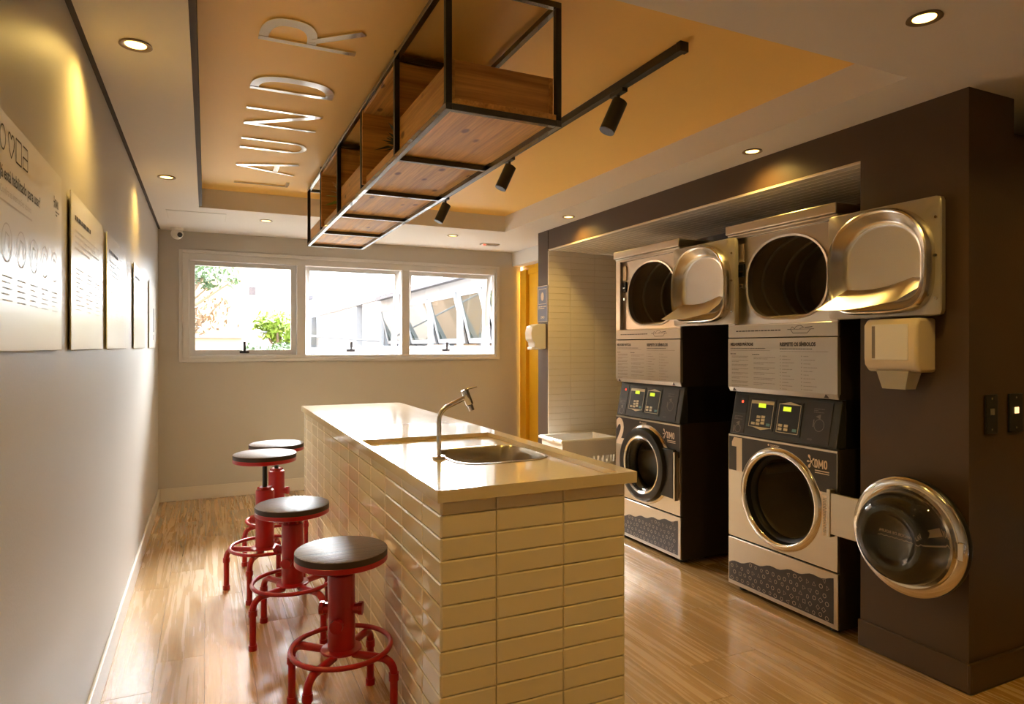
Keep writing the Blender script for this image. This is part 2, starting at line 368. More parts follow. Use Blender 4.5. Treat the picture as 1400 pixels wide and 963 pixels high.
# tile meshes: axis-aligned small block with chamfered face; local u,v in the face plane, w outward
def tile_mesh(w, h, t, m, ch=.0045):
    k = ('tile', round(w, 3), round(h, 3), t, m)
    if k not in pl_cache:
        a, b = w / 2, h / 2
        mb = MB().loft([[(-a, -b, 0), (a, -b, 0), (a, b, 0), (-a, b, 0)], [(-a, -b, t - ch * .6), (a, -b, t - ch * .6), (a, b, t - ch * .6), (-a, b, t - ch * .6)],
                        [(-a + ch, -b + ch, t), (a - ch, -b + ch, t), (a - ch, b - ch, t), (-a + ch, b - ch, t)]], False, True)
        me = mb.mesh('tile'); me.materials.append(M[m]); pl_cache[k] = me
    return pl_cache[k]
RX = Matrix(((0, 0, -1), (-1, 0, 0), (0, 1, 0))).to_euler()       # u -> -Y, v -> Z, w -> -X
RY = Matrix(((1, 0, 0), (0, 0, -1), (0, 1, 0))).to_euler()        # u -> X, v -> Z, w -> -Y
RZ = Matrix(((0, 1, 0), (1, 0, 0), (0, 0, -1))).to_euler()        # u -> Y, v -> X, w -> -Z
RPX = Matrix(((0, 0, 1), (1, 0, 0), (0, 1, 0))).to_euler()        # u -> Y, v -> Z, w -> +X
def cuts(a, b, first, step):
    c = [a, first]; 
    while c[-1] + step < b - .02: c.append(c[-1] + step)
    c.append(b); return list(zip(c[:-1], c[1:]))
# niche lining
nside = st(B(XR, NY1 + .006, 0, NX + .01, NY1 + .012, NZ).build('wall_niche_side', M['grout']), 'beige tiled side wall of the laundry niche')
g = .002
for (x0, x1) in cuts(XR, NX, 2.89, .245):
    for (z0, z1) in cuts(0, NZ, .0545, .0545):
        piece('tile', tile_mesh(x1 - x0 - g, z1 - z0 - g, .007, 'tile2', .003), nside, ((x0 + x1) / 2, NY1 + .006, (z0 + z1) / 2), RY)
ntop = st(B(XR, NY0, NZ + .006, NX + .01, NY1 + .006, NZ + .012).build('ceiling_niche', M['grout']), 'beige tiled ceiling of the laundry niche')
for (y0, y1) in cuts(NY0, NY1, NY0 + .2, .245):
    for (x0, x1) in cuts(XR, NX, XR + .0545, .0545):
        piece('tile', tile_mesh(y1 - y0 - g, x1 - x0 - g, .007, 'tile2', .003), ntop, ((x0 + x1) / 2, (y0 + y1) / 2, NZ + .006), RZ)

# ---------------------------------------------------------------- windows
fr = MB(); 
def frame_rect(mb, x0, x1, z0, z1, w, y0, y1):
    mb.box(x0, y0, z0, x0 + w, y1, z1).box(x1 - w, y0, z0, x1, y1, z1).box(x0 + w, y0, z1 - w, x1 - w, y1, z1).box(x0 + w, y0, z0, x1 - w, y1, z0 + w)
t3 = MB(); frame_rect(t3, WX0 - .012, WX1 + .012, WZ0 - .012, WZ1 + .012, .03, YB - .014, YB + .03)
st(t3.build('trim_3', M['alum'], bevel=.003), 'grey metal surround of the window strip')
fw = MB(); f0, f1, f2, f3 = WX0 + .018, WX1 - .018, WZ0 + .018, WZ1 - .018
fw.box(f0, YB, f2, -.137, YB + .07, f3).box(2.767, YB, f2, f1, YB + .07, f3).box(-.137, YB, 2.098, 2.767, YB + .07, f3).box(-.137, YB, f2, 2.767, YB + .07, 1.262)
panes = [(-.145, .775, 0), (.835, 1.775, 11), (1.835, 2.775, 11)]
ZB_, ZT_ = 1.255, 2.115
for x0, x1 in ((.767, .843), (1.767, 1.843)): fw.box(x0, YB, 1.262, x1, YB + .07, 2.098)
st(fw.build('trim_4', M['alum'], bevel=.002), 'grey aluminium mullions and frame of the windows')
for n, (x0, x1, ang) in enumerate(panes):
    wroot = bpy.data.objects.new('window_%d' % (n + 1), None); COL.objects.link(wroot); wroot.location = ((x0 + x1) / 2, YB + .03, ZB_); BASE[wroot] = tuple(wroot.location)
    st(wroot, ['closed left window with a tree behind it', 'middle awning window tilted open', 'right awning window tilted open'][n])
    hy, hz = YB + .088, ZT_ - .005; a = math.radians(ang)
    def tl(p):
        dy, dz = p[1] - hy, p[2] - hz
        return (p[0], hy + dy * math.cos(a) - dz * math.sin(a), hz + dz * math.cos(a) + dy * math.sin(a))
    def tb(mb): mb.v = [tl(p) for p in mb.v]; return mb
    s_ = MB(); frame_rect(s_, x0 + .004, x1 - .004, ZB_ + .004, ZT_ - .004, .05, YB + .071, YB + .105)
    s_ = tb(s_).build('sash', M['alum'], wroot, bevel=.002)
    tb(B(x0 + .05, YB + .085, ZB_ + .05, x1 - .05, YB + .09, ZT_ - .05)).build('pane', M['pane'], s_)
    xc = (x0 + x1) / 2
    hd = MB().box(xc - .04, YB + .058, ZB_ + .024, xc + .04, YB + .072, ZB_ + .044); hd.box(xc - .008, YB + .04, ZB_ + .028, xc + .008, YB + .06, ZB_ + .044).box(xc - .011, YB + .034, ZB_ + .028, xc + .011, YB + .048, ZB_ + .13)
    tb(hd).build('window_handle', M['handle'], s_, bevel=.002)
    if ang:
        for sx in (x0 + .012, x1 - .012):
            e = tl((sx, YB + .09, ZB_ + .25))
            MB().tube([(sx, YB + .06, ZT_ - .35), e], .006, 6).build('stay_arm', M['alum'], wroot)
st(B(WX0, YB + .06, WZ0 - .02, WX1, YB + .17, WZ0 + .004).build('trim_5', M['base']), 'outer window sill')

# ---------------------------------------------------------------- island
isl = thing('island', 'long island clad in glossy cream tiles under the pale worktop', 'island', (.97, 3.4, 0))
IX0, IX1, IY0, IY1 = .64, 1.306, 1.887, 4.925
core = MB(); core.box(IX0 + .009, IY0 + .009, 0, IX0 + .03, IY1, .872).box(IX1 - .03, IY0 + .009, 0, IX1 - .009, IY1, .872).box(IX0 + .03, IY0 + .009, 0, IX1 - .03, IY0 + .03, .872).box(IX0 + .03, IY1 - .02, 0, IX1 - .03, IY1, .872)
core = core.build('core', M['grout'], isl)
rows = cuts(0, .872, .069, .069)
def jit(r): 
    e = r.copy(); k = .004
    return (e.x + R.uniform(-k, k), e.y + R.uniform(-k, k), e.z + R.uniform(-k, k))
for (z0, z1) in rows:
    for (x0, x1) in cuts(IX0 + .002, IX1, .825, .241):
        piece('tile', tile_mesh(x1 - x0 - .0025, z1 - z0 - .0025, .009, 'tile'), isl, ((x0 + x1) / 2, IY0 + .009, (z0 + z1) / 2), jit(RY))
    for (y0, y1) in cuts(IY0 + .002, IY1, 2.07, .247):
        piece('tile', tile_mesh(y1 - y0 - .0025, z1 - z0 - .0025, .009, 'tile'), isl, (IX0 + .009, (y0 + y1) / 2, (z0 + z1) / 2), jit(RX))
back = MB()
for (z0, z1) in rows:
    for (y0, y1) in cuts(IY0, IY1, 2.07, .247): back.box(IX1 - .009, y0 + .001, z0 + .001, IX1, y1 - .001, z1 - .001)
bo = back.build('rear_tiles', M['tile'], isl); bo['kind'] = 'stuff'
# worktop with the sunk wet area
ct = MB(); CX, CXE, CY, CYE, CZ, CB, CT = .625, 1.344, 1.868, 4.945, .91, .872, .892
TX0, TX1, TY0, TY1 = .643, 1.278, 1.888, 3.03
ct.box(CX, TY1, CB, CXE, CYE, CZ).box(CX, CY, CB, TX0, TY1, CZ).box(TX1, CY, CB, CXE, TY1, CZ).box(TX0, CY, CB, TX1, TY0, CZ)
SC = (1.07, 2.515); sa, sb = .2, .205
rc = (TX0 - SC[0], TX1 - SC[0], TY0 - SC[1], TY1 - SC[1]); A = angles(64, rc)
lo = lambda z: (lambda u, v: (u, v, z))
ct.loft([polar(f_rect(*rc), A, SC, lo(CT)), polar(f_sup(sa, sb, 4), A, SC, lo(CT)), polar(f_sup(sa, sb, 4), A, SC, lo(CB)), polar(f_rect(*rc), A, SC, lo(CB))])
worktop = tag(ct.build('worktop', M['counter'], bevel=.0015), 'cream stone worktop of the island with a sunk wet area', 'worktop')
A2 = angles(64); sk = []
for k, z, n in ((1.03, .8925, 4), (1.028, .895, 4), (.985, .895, 4), (.965, .888, 4), (.955, .80, 4), (.93, .765, 3.6), (.86, .752, 3.2), (.2, .747, 2), (.16, .742, 2)): sk.append(polar(f_sup(sa * k, sb * k, n), A2, SC, lo(z)))
sink = thing('sink', 'stainless steel basin sunk into the worktop beside the tap', 'sink', (SC[0], SC[1], .742))
MB().loft(sk, False, True).build('basin', M['steelin'], sink, smooth=50)
MB().lathe([(0, .751), (.025, .751), (.03, .748)], (SC[0], SC[1], 0)).build('drain', M['chrome'], sink, smooth=40)
# tap
fx0, fy0 = .842, 2.50
dirx, diry = .80, -.10
tp = thing('tap', 'slim brushed steel tap with a side lever beside the sink', 'tap', (fx0, fy0, CT))
MB().lathe([(0, .012), (.024, .012), (.027, .009), (.027, 0), (0, 0)], (fx0, fy0, CT)).build('base_flange', M['chrome'], tp, smooth=40)
pts = [(fx0, fy0, CT + .01), (fx0, fy0, CT + .15)]
dl = Vector((1, -.25, 0)).normalized()
for k in range(1, 8):
    t = k / 7 * math.radians(64); r_ = .065
    q = Vector((fx0, fy0, CT + .15)) + dl * (r_ * (1 - math.cos(t))) + Vector((0, 0, r_ * math.sin(t))); pts.append(tuple(q))
e = Vector(pts[-1]) + (dl * math.sin(math.radians(64)) + Vector((0, 0, math.cos(math.radians(64))))) * .085; pts.append(tuple(e))
MB().tube(pts, .0095, 12).build('spout_pipe', M['chrome'], tp, smooth=50)
hd = (Vector((0, 0, -1)) + dl * .36).normalized()
hb = e - hd * .03; ht = e + hd * .036
MB().tube([hb, hb + hd * .002, ht - hd * .004, ht], [.013, .0155, .0155, .012], 16).build('head', M['chrome'], tp, smooth=50)
MB().tube([ht, ht + hd * .022], .011, 12).build('nozzle', M['chrome'], tp, smooth=50)
MB().tube([hb, hb + dl * .02 + Vector((0, 0, .006)), hb + dl * .05 + Vector((0, 0, .012))], [.004, .0045, .003], 8).build('lever', M['chrome'], tp, smooth=50)

# ---------------------------------------------------------------- stools
def stool(label, x, y, zs, rot, group='red pipe stools along the island', zc=.555, stubrot=0):
    t = thing('bar_stool', label, 'stool', (x, y, 0), group)
    def W(p): return (x + p[0], y + p[1], p[2])
    def wb(mb): mb.v = [W(p) for p in mb.v]; return mb
    r = .165
    wb(MB().lathe([(0, zs), (r - .003, zs), (r, zs - .002)], n=48)).build('seat', M['seat'], t, smooth=40)
    wb(MB().lathe([(r, zs - .002), (r + .0005, zs - .004), (r, zs - .024)], n=48)).build('seat_edge', M['seatedge'], t, smooth=40)
    wb(MB().lathe([(r - .003, zs - .022), (r + .001, zs - .025), (r + .001, zs - .042), (r - .006, zs - .046), (0, zs - .046)], n=48)).build('seat_pan', M['red'], t, smooth=40)
    zc = min(zc, zs - .088)
    wb(MB().cyl((0, 0, zc - .05), (0, 0, zs - .044), .013, n=14)).build('screw_rod', M['black'], t, smooth=40)
    wb(MB().lathe([(.03, zs - .046), (.03, zs - .055), (.012, zs - .06)], n=20)).build('seat_collar', M['black'], t, smooth=40)
    c = wb(MB().lathe([(0, zc + .012), (.03, zc + .012), (.036, zc), (.046, zc - .004), (.049, zc - .012), (.049, .235), (0, .235)], n=28)).build('column', M['red'], t, smooth=35)
    for k in range(6):
        a = k * PI / 3; q = W((.034 * math.cos(a), .034 * math.sin(a), zc)); MB().cyl(q, (q[0], q[1], q[2] + .012), .006, n=6).build('bolt', M['red'], c)
    for k in (0, 1, 2):
        a = stubrot + k * PI / 2; d = Vector((math.cos(a), math.sin(a), 0)); z = zc - .13 if zc > .5 else zc - .12; z -= .04 if k == 1 else 0
        p = Vector(W((0, 0, z)))
        MB().tube([p + d * .04, p + d * .062, p + d * .063, p + d * .078, p + d * .08], [.02, .02, .024, .024, .016], 10).build('hydrant_cap', M['red'], t, smooth=30)
    wb(MB().lathe([(.046, .242), (.072, .238), (.074, .232), (.046, .228)], n=28)).build('base_flange', M['red'], t, smooth=35)
    rr = .178; wb(MB().tube([(rr * math.cos(2 * PI * k / 40), rr * math.sin(2 * PI * k / 40), .243) for k in range(40)], .0095, 8, closed=True)).build('foot_ring', M['red'], t, smooth=60)
    for k in range(4):
        a = rot + k * PI / 2; d = Vector((math.cos(a), math.sin(a), 0)); Lr = .212
        pts = [d * .05 + Vector((0, 0, .222)), d * (Lr - .045) + Vector((0, 0, .222))]
        for j in range(1, 6):
            tt = j / 5 * PI / 2; pts.append(d * (Lr - .045 + .045 * math.sin(tt)) + Vector((0, 0, .222 - .045 * (1 - math.cos(tt)))))
        pts.append(d * Lr + Vector((0, 0, 0)))
        lg = wb(MB().tube(pts, .0145, 10)).build('leg', M['red'], t, smooth=50)
        wb(MB().tube([d * Lr + Vector((0, 0, .176)), d * Lr + Vector((0, 0, .15))], .0185, 12)).build('pipe_socket', M['red'], lg, smooth=40)
        wb(MB().tube([d * Lr + Vector((0, 0, .024)), d * Lr], .0185, 12)).build('foot', M['red'], lg, smooth=40)
    return t
D = math.radians
stool('red pipe stool nearest the camera with a grained dark round seat', .449, 2.445, .6, D(48), stubrot=D(155))
stool('second red pipe stool from the camera, low seat, behind the nearest one', .366, 3.22, .605, D(32), stubrot=D(150))
stool('third red pipe stool from the camera, seat wound high on a black rod', .293, 3.86, .752, D(65), stubrot=D(60))
stool('farthest red pipe stool, raised seat half hidden behind the third one', .405, 4.42, .725, D(25), stubrot=D(-25))

# ---------------------------------------------------------------- washer and dryer towers
def tower(n, Y0, label, washer_open):
    X0 = 2.635; W = .70
    t = thing('stacked_washer_dryer', label, 'washing machine', (X0 + .35, Y0 + W / 2, 0), 'stacked laundry towers')
    def Q(x, y, z): return (X0 + x, Y0 + y, z)
    def bx(mb, x0, y0, z0, x1, y1, z1): return mb.box(X0 + x0, Y0 + y0, z0, X0 + x1, Y0 + y1, z1)
    def shell(z0, z1, y0=0, y1=W, xf=.012, xb=.7):
        m = MB(); th = .012
        bx(m, xf, y0, z0, xb, y0 + th, z1); bx(m, xf, y1 - th, z0, xb, y1, z1); bx(m, xf, y0 + th, z1 - th, xb, y1 - th, z1); bx(m, xf, y0 + th, z0, xb, y1 - th, z0 + th); bx(m, xb - th, y0 + th, z0 + th, xb, y1 - th, z1 - th)
        return m
    shell(.025, .862).build('washer_cabinet', M['mside'], t)
    shell(.862, 1.1, .004, W - .004, .06).build('control_cabinet', M['mblack'], t)
    shell(1.092, 1.945, .0, W, .012).build('dryer_cabinet', M['mside'], t)
    for fy in (.06, W - .06):
        for fx in (.06, .62): MB().cyl(Q(fx, fy, 0), Q(fx, fy, .03), .025, n=12).build('foot', M['rubber'], t)
    # washer front with the round opening
    cy, cz, rh = .346, .563, .222
    zlo, zhi = .295, .858
    rc = (0 - cy, W - cy, zlo - cz, zhi - cz); A = angles(64, rc)
    F = lambda x: (lambda y, z: Q(x, y, z))
    circ = lambda r: (lambda a: r)
    wf = MB().loft([polar(f_rect(*rc), A, (cy, cz), F(.014)), polar(f_rect(*[k * .992 for k in rc]), A, (cy, cz), F(0)), polar(circ(rh), A, (cy, cz), F(0)), polar(circ(rh), A, (cy, cz), F(.03))]).build('washer_front', M['steel'], t)
    lp = bx(MB(), .0, .0, .03, .014, W, .288).build('kick_panel', M['steel'], t, bevel=.003)
    # black upper sticker, follows the ring
    sk = MB(); N = 60
    top = []; low = []
    for k in range(N + 1):
        y = .006 + (W - .012) * k / N; zz = .66 if y > .35 else .655
        dz = .262 ** 2 - (y - cy) ** 2
        if dz > 0: zz = max(zz, cz + math.sqrt(dz))
        top.append(Q(-.0012, y, .846)); low.append(Q(-.0012, y, min(zz, .846)))
    sk.loft([top, low], closed=False)
    stk = sk.build('upper_sticker', M['sticker'], t)
    T = lambda x, ye: (lambda u, v: Q(x, ye - u, v))
    p = MB(); fxp = T(-.002, W)
    if n == 1:
        p.add([fxp(u, v) for u, v in ((.045, .842), (.105, .842), (.105, .658), (.064, .658), (.064, .792), (.03, .792), (.03, .815))], [tuple(range(7))])
    else: put_text(p, '2', .235, fxp, (.012, .668), .011, xs=.8)
    p.build('number_print', M['printl'], stk); p = MB(); logo(p, fxp, .555, .762, .042); p.build('brand_logo', M['printl'], stk); p = MB()
    rect2(p, fxp, .575, .748, .655, .753); rect2(p, fxp, .575, .738, .655, .742)
    ring2(p, fxp, (.29, .832), .006, .006, 8); dashes(p, fxp, .302, .36, .832, .003, 2, .006, 5)
    p.build('small_print', M['printl'], stk)['kind'] = 'stuff'
    # kick panel sticker with icons
    N = 30; top = []; low = []; hz = []
    for k in range(N + 1):
        u = .008 + (W - .03) * k / N; z = .145 + .115 * (k / N) ** .8 + .006 * math.sin(k * 1.1); hz.append((u, z))
        top.append(fxp(u, z)); low.append(fxp(u, .052))
    top = [(q[0] + .0008, q[1], q[2]) for q in top]; low = [(q[0] + .0008, q[1], q[2]) for q in low]
    kst = MB().loft([top, low], closed=False).build('icon_sticker', M['sticker'], lp)
    ic = MB(); rr = random.Random(3)
    for cx_ in range(17):
        for rz_ in range(6):
            u = .03 + cx_ * .0385 + (.019 if rz_ % 2 else 0); v = .068 + rz_ * .034
            k = min(range(len(hz)), key=lambda q: abs(hz[q][0] - u))
            if v > hz[k][1] - .012 or u > W - .035: continue
            s_ = rr.choice([3, 4, 5, 6, 12, 12]); ring2(ic, fxp, (u + rr.uniform(-.004, .004), v + rr.uniform(-.004, .004)), .0105 if s_ > 4 else .013, .0022, s_, rr.uniform(.8, 1.05), rr.choice([0, PI / 2, PI / 4]))
    ic.build('icon_print', M['printi'], kst)['kind'] = 'stuff'
    # drum and gasket
    MB().lathe([(rh, .0), (rh - .004, .03), (rh - .02, .04), (rh - .024, .06), (rh - .012, .075)], Q(0, cy, cz), 'X', 48).build('door_gasket', M['rubber'], t, smooth=50)
    dr = MB().lathe([(rh - .012, .075), (rh + .03, .085), (rh + .03, .5), (.08, .54), (0, .53)], Q(0, cy, cz), 'X', 48).build('washer_drum', M['drum'], t, smooth=40)
    for k in range(3):
        a = k * 2 * PI / 3 + .5; d = Vector((0, math.cos(a), math.sin(a))); q = Vector(Q(0, cy, cz)) + d * (rh + .01)
        MB().tube([q + Vector((.1, 0, 0)), q + Vector((.48, 0, 0))], .03, 8).build('drum_paddle', M['drum'], dr, smooth=50)
    if washer_open:
        MB().lathe([(rh - .002, -.002), (rh + .004, -.014), (rh + .012, -.016), (rh + .032, -.006), (rh + .037, .0)], Q(0, cy, cz), 'X', 64).build('opening_ring', M['chrome'], t, smooth=50)
        lb = bx(MB(), -.0015, .045, .45, .0, .085, .64).build('instruction_label', M['printl'], t)
        tt = MB(); dashes(tt, T(-.0021, .083), .003, .034, .625, .003, 22, .0075, 4); tt.build('label_print', M['printm'], lb)['kind'] = 'stuff'
        # door swung open beside the tower
        dy, dz_, ro = -.372, .572, .236
        door = MB().lathe([(0, -.028), (ro - .03, -.028), (ro, -.036), (ro + .004, -.05), (ro, -.062)], Q(0, dy, dz_), 'X', 64).build('washer_door', M['mblack'], t, smooth=45)
        MB().lathe([(ro, -.058), (ro + .002, -.07), (ro - .006, -.078), (ro - .03, -.080), (ro - .038, -.094), (ro - .052, -.09), (ro - .055, -.06)], Q(0, dy, dz_), 'X', 64).build('door_ring', M['chrome'], door, smooth=45)
        ri = ro - .05
        MB().lathe([(ri, -.078), (ri - .004, -.115), (ri - .02, -.15), (ri - .05, -.172), (ri - .075, -.178), (ri - .09, -.165), (ri - .11, -.15), (0, -.145), (0, -.139), (ri - .112, -.144), (ri - .088, -.158), (ri - .074, -.171), (ri - .053, -.165), (ri - .026, -.145), (ri - .011, -.112), (ri - .007, -.078)], Q(0, dy, dz_), 'X', 64).build('door_glass_bowl', M['glassbowl'], door, smooth=60)
        hp = bx(MB(), -.03, -.165, .475, -.012, .03, .665).build('hinge_plate', M['steel'], door, bevel=.003)
        bx(MB(), -.034, .015, .46, -.0, .035, .68).build('hinge_post', M['steel'], door, bevel=.003)
        MB().box(*Q(-.088, dy - ro + .002, dz_ - .035), *Q(-.074, dy - ro + .028, dz_ + .035)).build('door_catch', M['chrome'], door, bevel=.004)
        pt = MB(); fm = lambda u, v: Q(-.033, dy + u, v + dz_)
        put_text(pt, 'LAVADOR DE ROUPA', .021, fm, (-.09, .01), .0008)
        wv = [(-.1 + .005 * k, -.004 + .006 * abs(math.sin(k * .55)) * -1) for k in range(45)]
        line2(pt, fm, wv, .0035); pt.build('door_print', M['printl'], door)['kind'] = 'stuff'
    else:
        ro = .24
        MB().lathe([(rh - .002, -.002), (rh + .02, -.01), (rh + .034, .0)], Q(0, cy, cz), 'X', 64).build('opening_ring', M['chrome'], t, smooth=50)
        door = MB().lathe([(ro, -.004), (ro + .003, -.03), (ro - .006, -.05), (ro - .03, -.058), (ro - .05, -.05), (ro - .055, -.03)], Q(0, cy, cz), 'X', 64).build('washer_door', M['mblack'], t, smooth=45)
        MB().lathe([(ro - .05, -.05), (ro - .056, -.052), (ro - .066, -.046), (ro - .07, -.02)], Q(0, cy, cz), 'X', 64).build('door_ring', M['chrome'], door, smooth=45)
        MB().lathe([(ro - .066, -.034), (ro - .09, -.026), (ro - .1, .02), (ro - .13, .08), (ro - .17, .1), (0, .102)], Q(0, cy, cz), 'X', 64).build('door_glass_bowl', M['glassbowl'], door, smooth=60)
        bx(MB(), -.03, .035, .40, -.004, .16, .70).build('hinge_plate', M['mblack'], door, bevel=.004)
        bx(MB(), -.03, .018, .39, -.002, .034, .69).build('hinge_post', M['steel'], door, bevel=.003)
    # sloped control panel
    dzs, sl = .225, .045
    def S(off):
        def f(u, v): return Q(v / dzs * sl - off, W - .01 - u * (W - .02) / W, .863 + v)
        return f
    s0, s1 = S(0), S(.0)
    cp = MB().add([s0(0, 0), s0(W, 0), s0(W, dzs), s0(0, dzs), Q(.09, W - .01, .863), Q(.09, .01, .863), Q(.09, .01, .863 + dzs), Q(.09, W - .01, .863 + dzs)], [(0, 1, 2, 3), (4, 7, 6, 5), (0, 4, 5, 1), (3, 2, 6, 7), (0, 3, 7, 4), (1, 5, 6, 2)]).build('control_panel', M['panelg'], t, bevel=.004)
    def sp(u0, v0, u1, v1, o0, o1):
        a, b = S(o0), S(o1); q = [(u0, v0), (u1, v0), (u1, v1), (u0, v1)]
        return MB().loft([[a(*k) for k in q], [b(*k) for k in q]], True, True)
    sp(.015, .115, .105, .215, 0, .002).build('coin_reader', M['mblack'], cp)
    MB().lathe([(0, -.003), (.006, -.002), (.008, .002)], S(.002)(.068, .175), 'X', 12).build('status_light', M['led'], cp, smooth=50)
    sp(.015, .008, .105, .11, 0, .002).build('coin_plate', M['sticker'], cp)
    sp(.5, .012, .655, .21, 0, .003).build('card_plate', M['sticker'], cp)
    pr = MB()
    for (ux, vx) in ((.04, .06), (.565, .14)):
        f_ = S(.0036); pr.add([f_(ux, vx), f_(ux + .028, vx - .012), f_(ux + .028, vx + .012)], [(0, 1, 2)]); rect2(pr, f_, ux - .012, vx - .05, ux - .006, vx - .015)
        dashes(pr, f_, ux - .015, ux + .045, vx + .035, .003, 3, .008, 9)
    ring2(pr, S(.0036), (.06, .03), .022, .003, 20); ring2(pr, S(.0036), (.59, .1), .03, .003, 20)
    put_text(pr, 'OMO', .012, S(.0036), (.53, .025)); pr.build('plate_print', M['printm'], cp)['kind'] = 'stuff'
    for (u0, u1, v0, v1, kind) in ((.135, .295, .05, .19, 0), (.33, .47, .04, .185, 1)):
        sp(u0 - .012, v0 - .012, u1 + .012, v1 + .012, 0, .003).build('keypad_frame', M['mblack'], cp)
        f_ = S(.0036); b_ = MB()
        for a in ((u0, v0, u1, v0 + .003), (u0, v1 - .003, u1, v1), (u0, v0, u0 + .003, v1), (u1 - .003, v0, u1, v1)): rect2(b_, f_, *a)
        if kind == 0: rect2(b_, f_, u0, v1 - .018, u1, v1 - .004); b_.add([f_(u0 + .03, v0), f_(u0 + .09, v0 - .012), f_(u0 + .15, v0)], [(0, 1, 2)])
        else: b_.add([f_(u0 + .01, v1), f_(u0 + .07, v1 + .012), f_(u0 + .13, v1)], [(0, 1, 2)])
        b_.build('keypad_border', M['button'], cp)
        d0 = .055 if kind == 0 else .03
        sp(u0 + d0, v1 - .036, u0 + d0 + .05, v1 - .014, .003, .0046).build('display', M['lcd'], cp)
        cells = [(.02, .012), (.053, .012), (.053, .03), (.053, .048), (.086, .018), (.086, .034), (.086, .05)] if kind == 0 else [(.012, .012), (.012, .03), (.05, .012), (.05, .03)]
        for (cu_, cv_) in cells: sp(u0 + cu_, v0 + cv_, u0 + cu_ + .024, v0 + cv_ + .013, .003, .006).build('keypad_button', M['button'], cp)
        sp(u1 - .035, v0 + .012, u1 - .01, v0 + .026, .003, .006).build('keypad_button', M['buttonb'], cp)
    # info panel
    ip = MB(); bx(ip, -.002, .0, 1.118, .02, W, 1.384)
    ip.add([Q(-.002, 0, 1.118), Q(-.002, W, 1.118), Q(.02, W, 1.118), Q(.02, 0, 1.118), Q(.012, .004, 1.093), Q(.012, W - .004, 1.093), Q(.022, W - .004, 1.093), Q(.022, .004, 1.093)], [(0, 1, 5, 4), (4, 5, 6, 7), (0, 4, 7, 3), (1, 2, 6, 5)])
    ip = ip.build('info_panel', M['steel_w'], t, bevel=.002)
    q = MB(); fi = T(-.003, W)
    put_text(q, 'MELHORES PRÁTICAS', .022, fi, (.02, 1.345), .0012, xs=.78)
    q.build('heading', M['print'], ip); q = MB()
    put_text(q, 'RESPEITE OS SÍMBOLOS', .024, fi, (.365, 1.343), .0014, xs=.86)
    q.build('heading', M['print'], ip); q = MB()
    dashes(q, fi, .02, .27, 1.328, .0035, 1, .01, 11); dashes(q, fi, .365, .56, 1.326, .004, 1, .01, 12)
    dashes(q, fi, .02, .06, 1.298, .004, 1, .01, 15); dashes(q, fi, .18, .23, 1.296, .004, 1, .01, 16)
    for uu in (.012, .06, .6, .66): pass
    for uu in (.035, .625):
        q.add([Q(-.0006, W - uu, 1.098), Q(-.0006, W - uu - .03, 1.098), Q(-.0036, W - uu - .012, 1.117)], [(0, 1, 2)])
    q.build('subheading_print', M['print'], ip)['kind'] = 'stuff'
    q = MB(); dashes(q, fi, .02, .3, 1.318, .0025, 1, .01, 13); dashes(q, fi, .365, .65, 1.314, .0025, 1, .01, 14)
    for k in range(8): dashes(q, fi, .03, .15, 1.286 - k * .0225, .003, 2, .007, 20 + k)
    for k in range(6): dashes(q, fi, .19, .335, 1.282 - k * .027, .003, 2, .008, 40 + k)
    for k in range(11): dashes(q, fi, .38, .38 + .03 + .055 * ((k * 7) % 5) / 5, 1.29 - k * .0165, .003, 1, .008, 60 + k); rect2(q, fi, .366, 1.29 - k * .0165, .371, 1.294 - k * .0165)
    for k in range(10): dashes(q, fi, .51, .51 + .03 + .06 * ((k * 3) % 5) / 5, 1.29 - k * .018, .003, 1, .008, 80 + k); rect2(q, fi, .496, 1.29 - k * .018, .501, 1.295 - k * .018)
    q.build('small_print', M['printm'], ip)['kind'] = 'stuff'
    # lint drawer strip
    ls = bx(MB(), 0, 0, 1.389, .02, W, 1.452).build('lint_drawer', M['steel_w'], t, bevel=.002)
    q = MB(); fl = T(-.001, W); dashes(q, fl, .06, .37, 1.42, .006, 1, .01, 33); q.build('slogan_print', M['print'], ls)['kind'] = 'stuff'; q = MB()
    line2(q, fl, [(.41, 1.425), (.43, 1.425), (.445, 1.406), (.53, 1.406), (.55, 1.425), (.57, 1.425)], .003); line2(q, fl, [(.43, 1.425), (.55, 1.425)], .002)
    line2(q, fl, [(.43, 1.427), (.44, 1.438), (.455, 1.428), (.465, 1.44), (.49, 1.444), (.51, 1.434), (.485, 1.428)], .0025); line2(q, fl, [(.515, 1.432), (.56, 1.436)], .004)
    q.build('drawing_print', M['print'], ls)['kind'] = 'stuff'
    # dryer front frame
    y0, y1, z0, z1 = .035, .648, 1.458, 1.93
    ff = MB(); bx(ff, 0, 0, 1.452, .014, y0, 1.945); bx(ff, 0, y1, 1.452, .014, W, 1.945); bx(ff, 0, y0, z1, .014, y1, 1.945); bx(ff, 0, y0, 1.452, .014, y1, z0)
    ff.build('dryer_front_frame', M['steel'], t, bevel=.003)
    dc = (.324, 1.692); rc = (y0 - dc[0], y1 - dc[0], z0 - dc[1], z1 - dc[1]); A = angles(72, rc)
    hole = f_sup(.262, .216, 2.15, 2.9); hole2 = f_sup(.25, .205, 2.15, 2.9)
    MB().loft([polar(f_rect(*rc), A, dc, F(.014)), polar(f_rect(*rc), A, dc, F(.026)), polar(hole, A, dc, F(.026)), polar(hole, A, dc, F(.016)), polar(hole2, A, dc, F(.018)), polar(hole2, A, dc, F(.05))]).build('dryer_opening', M['steel'], t, smooth=35)
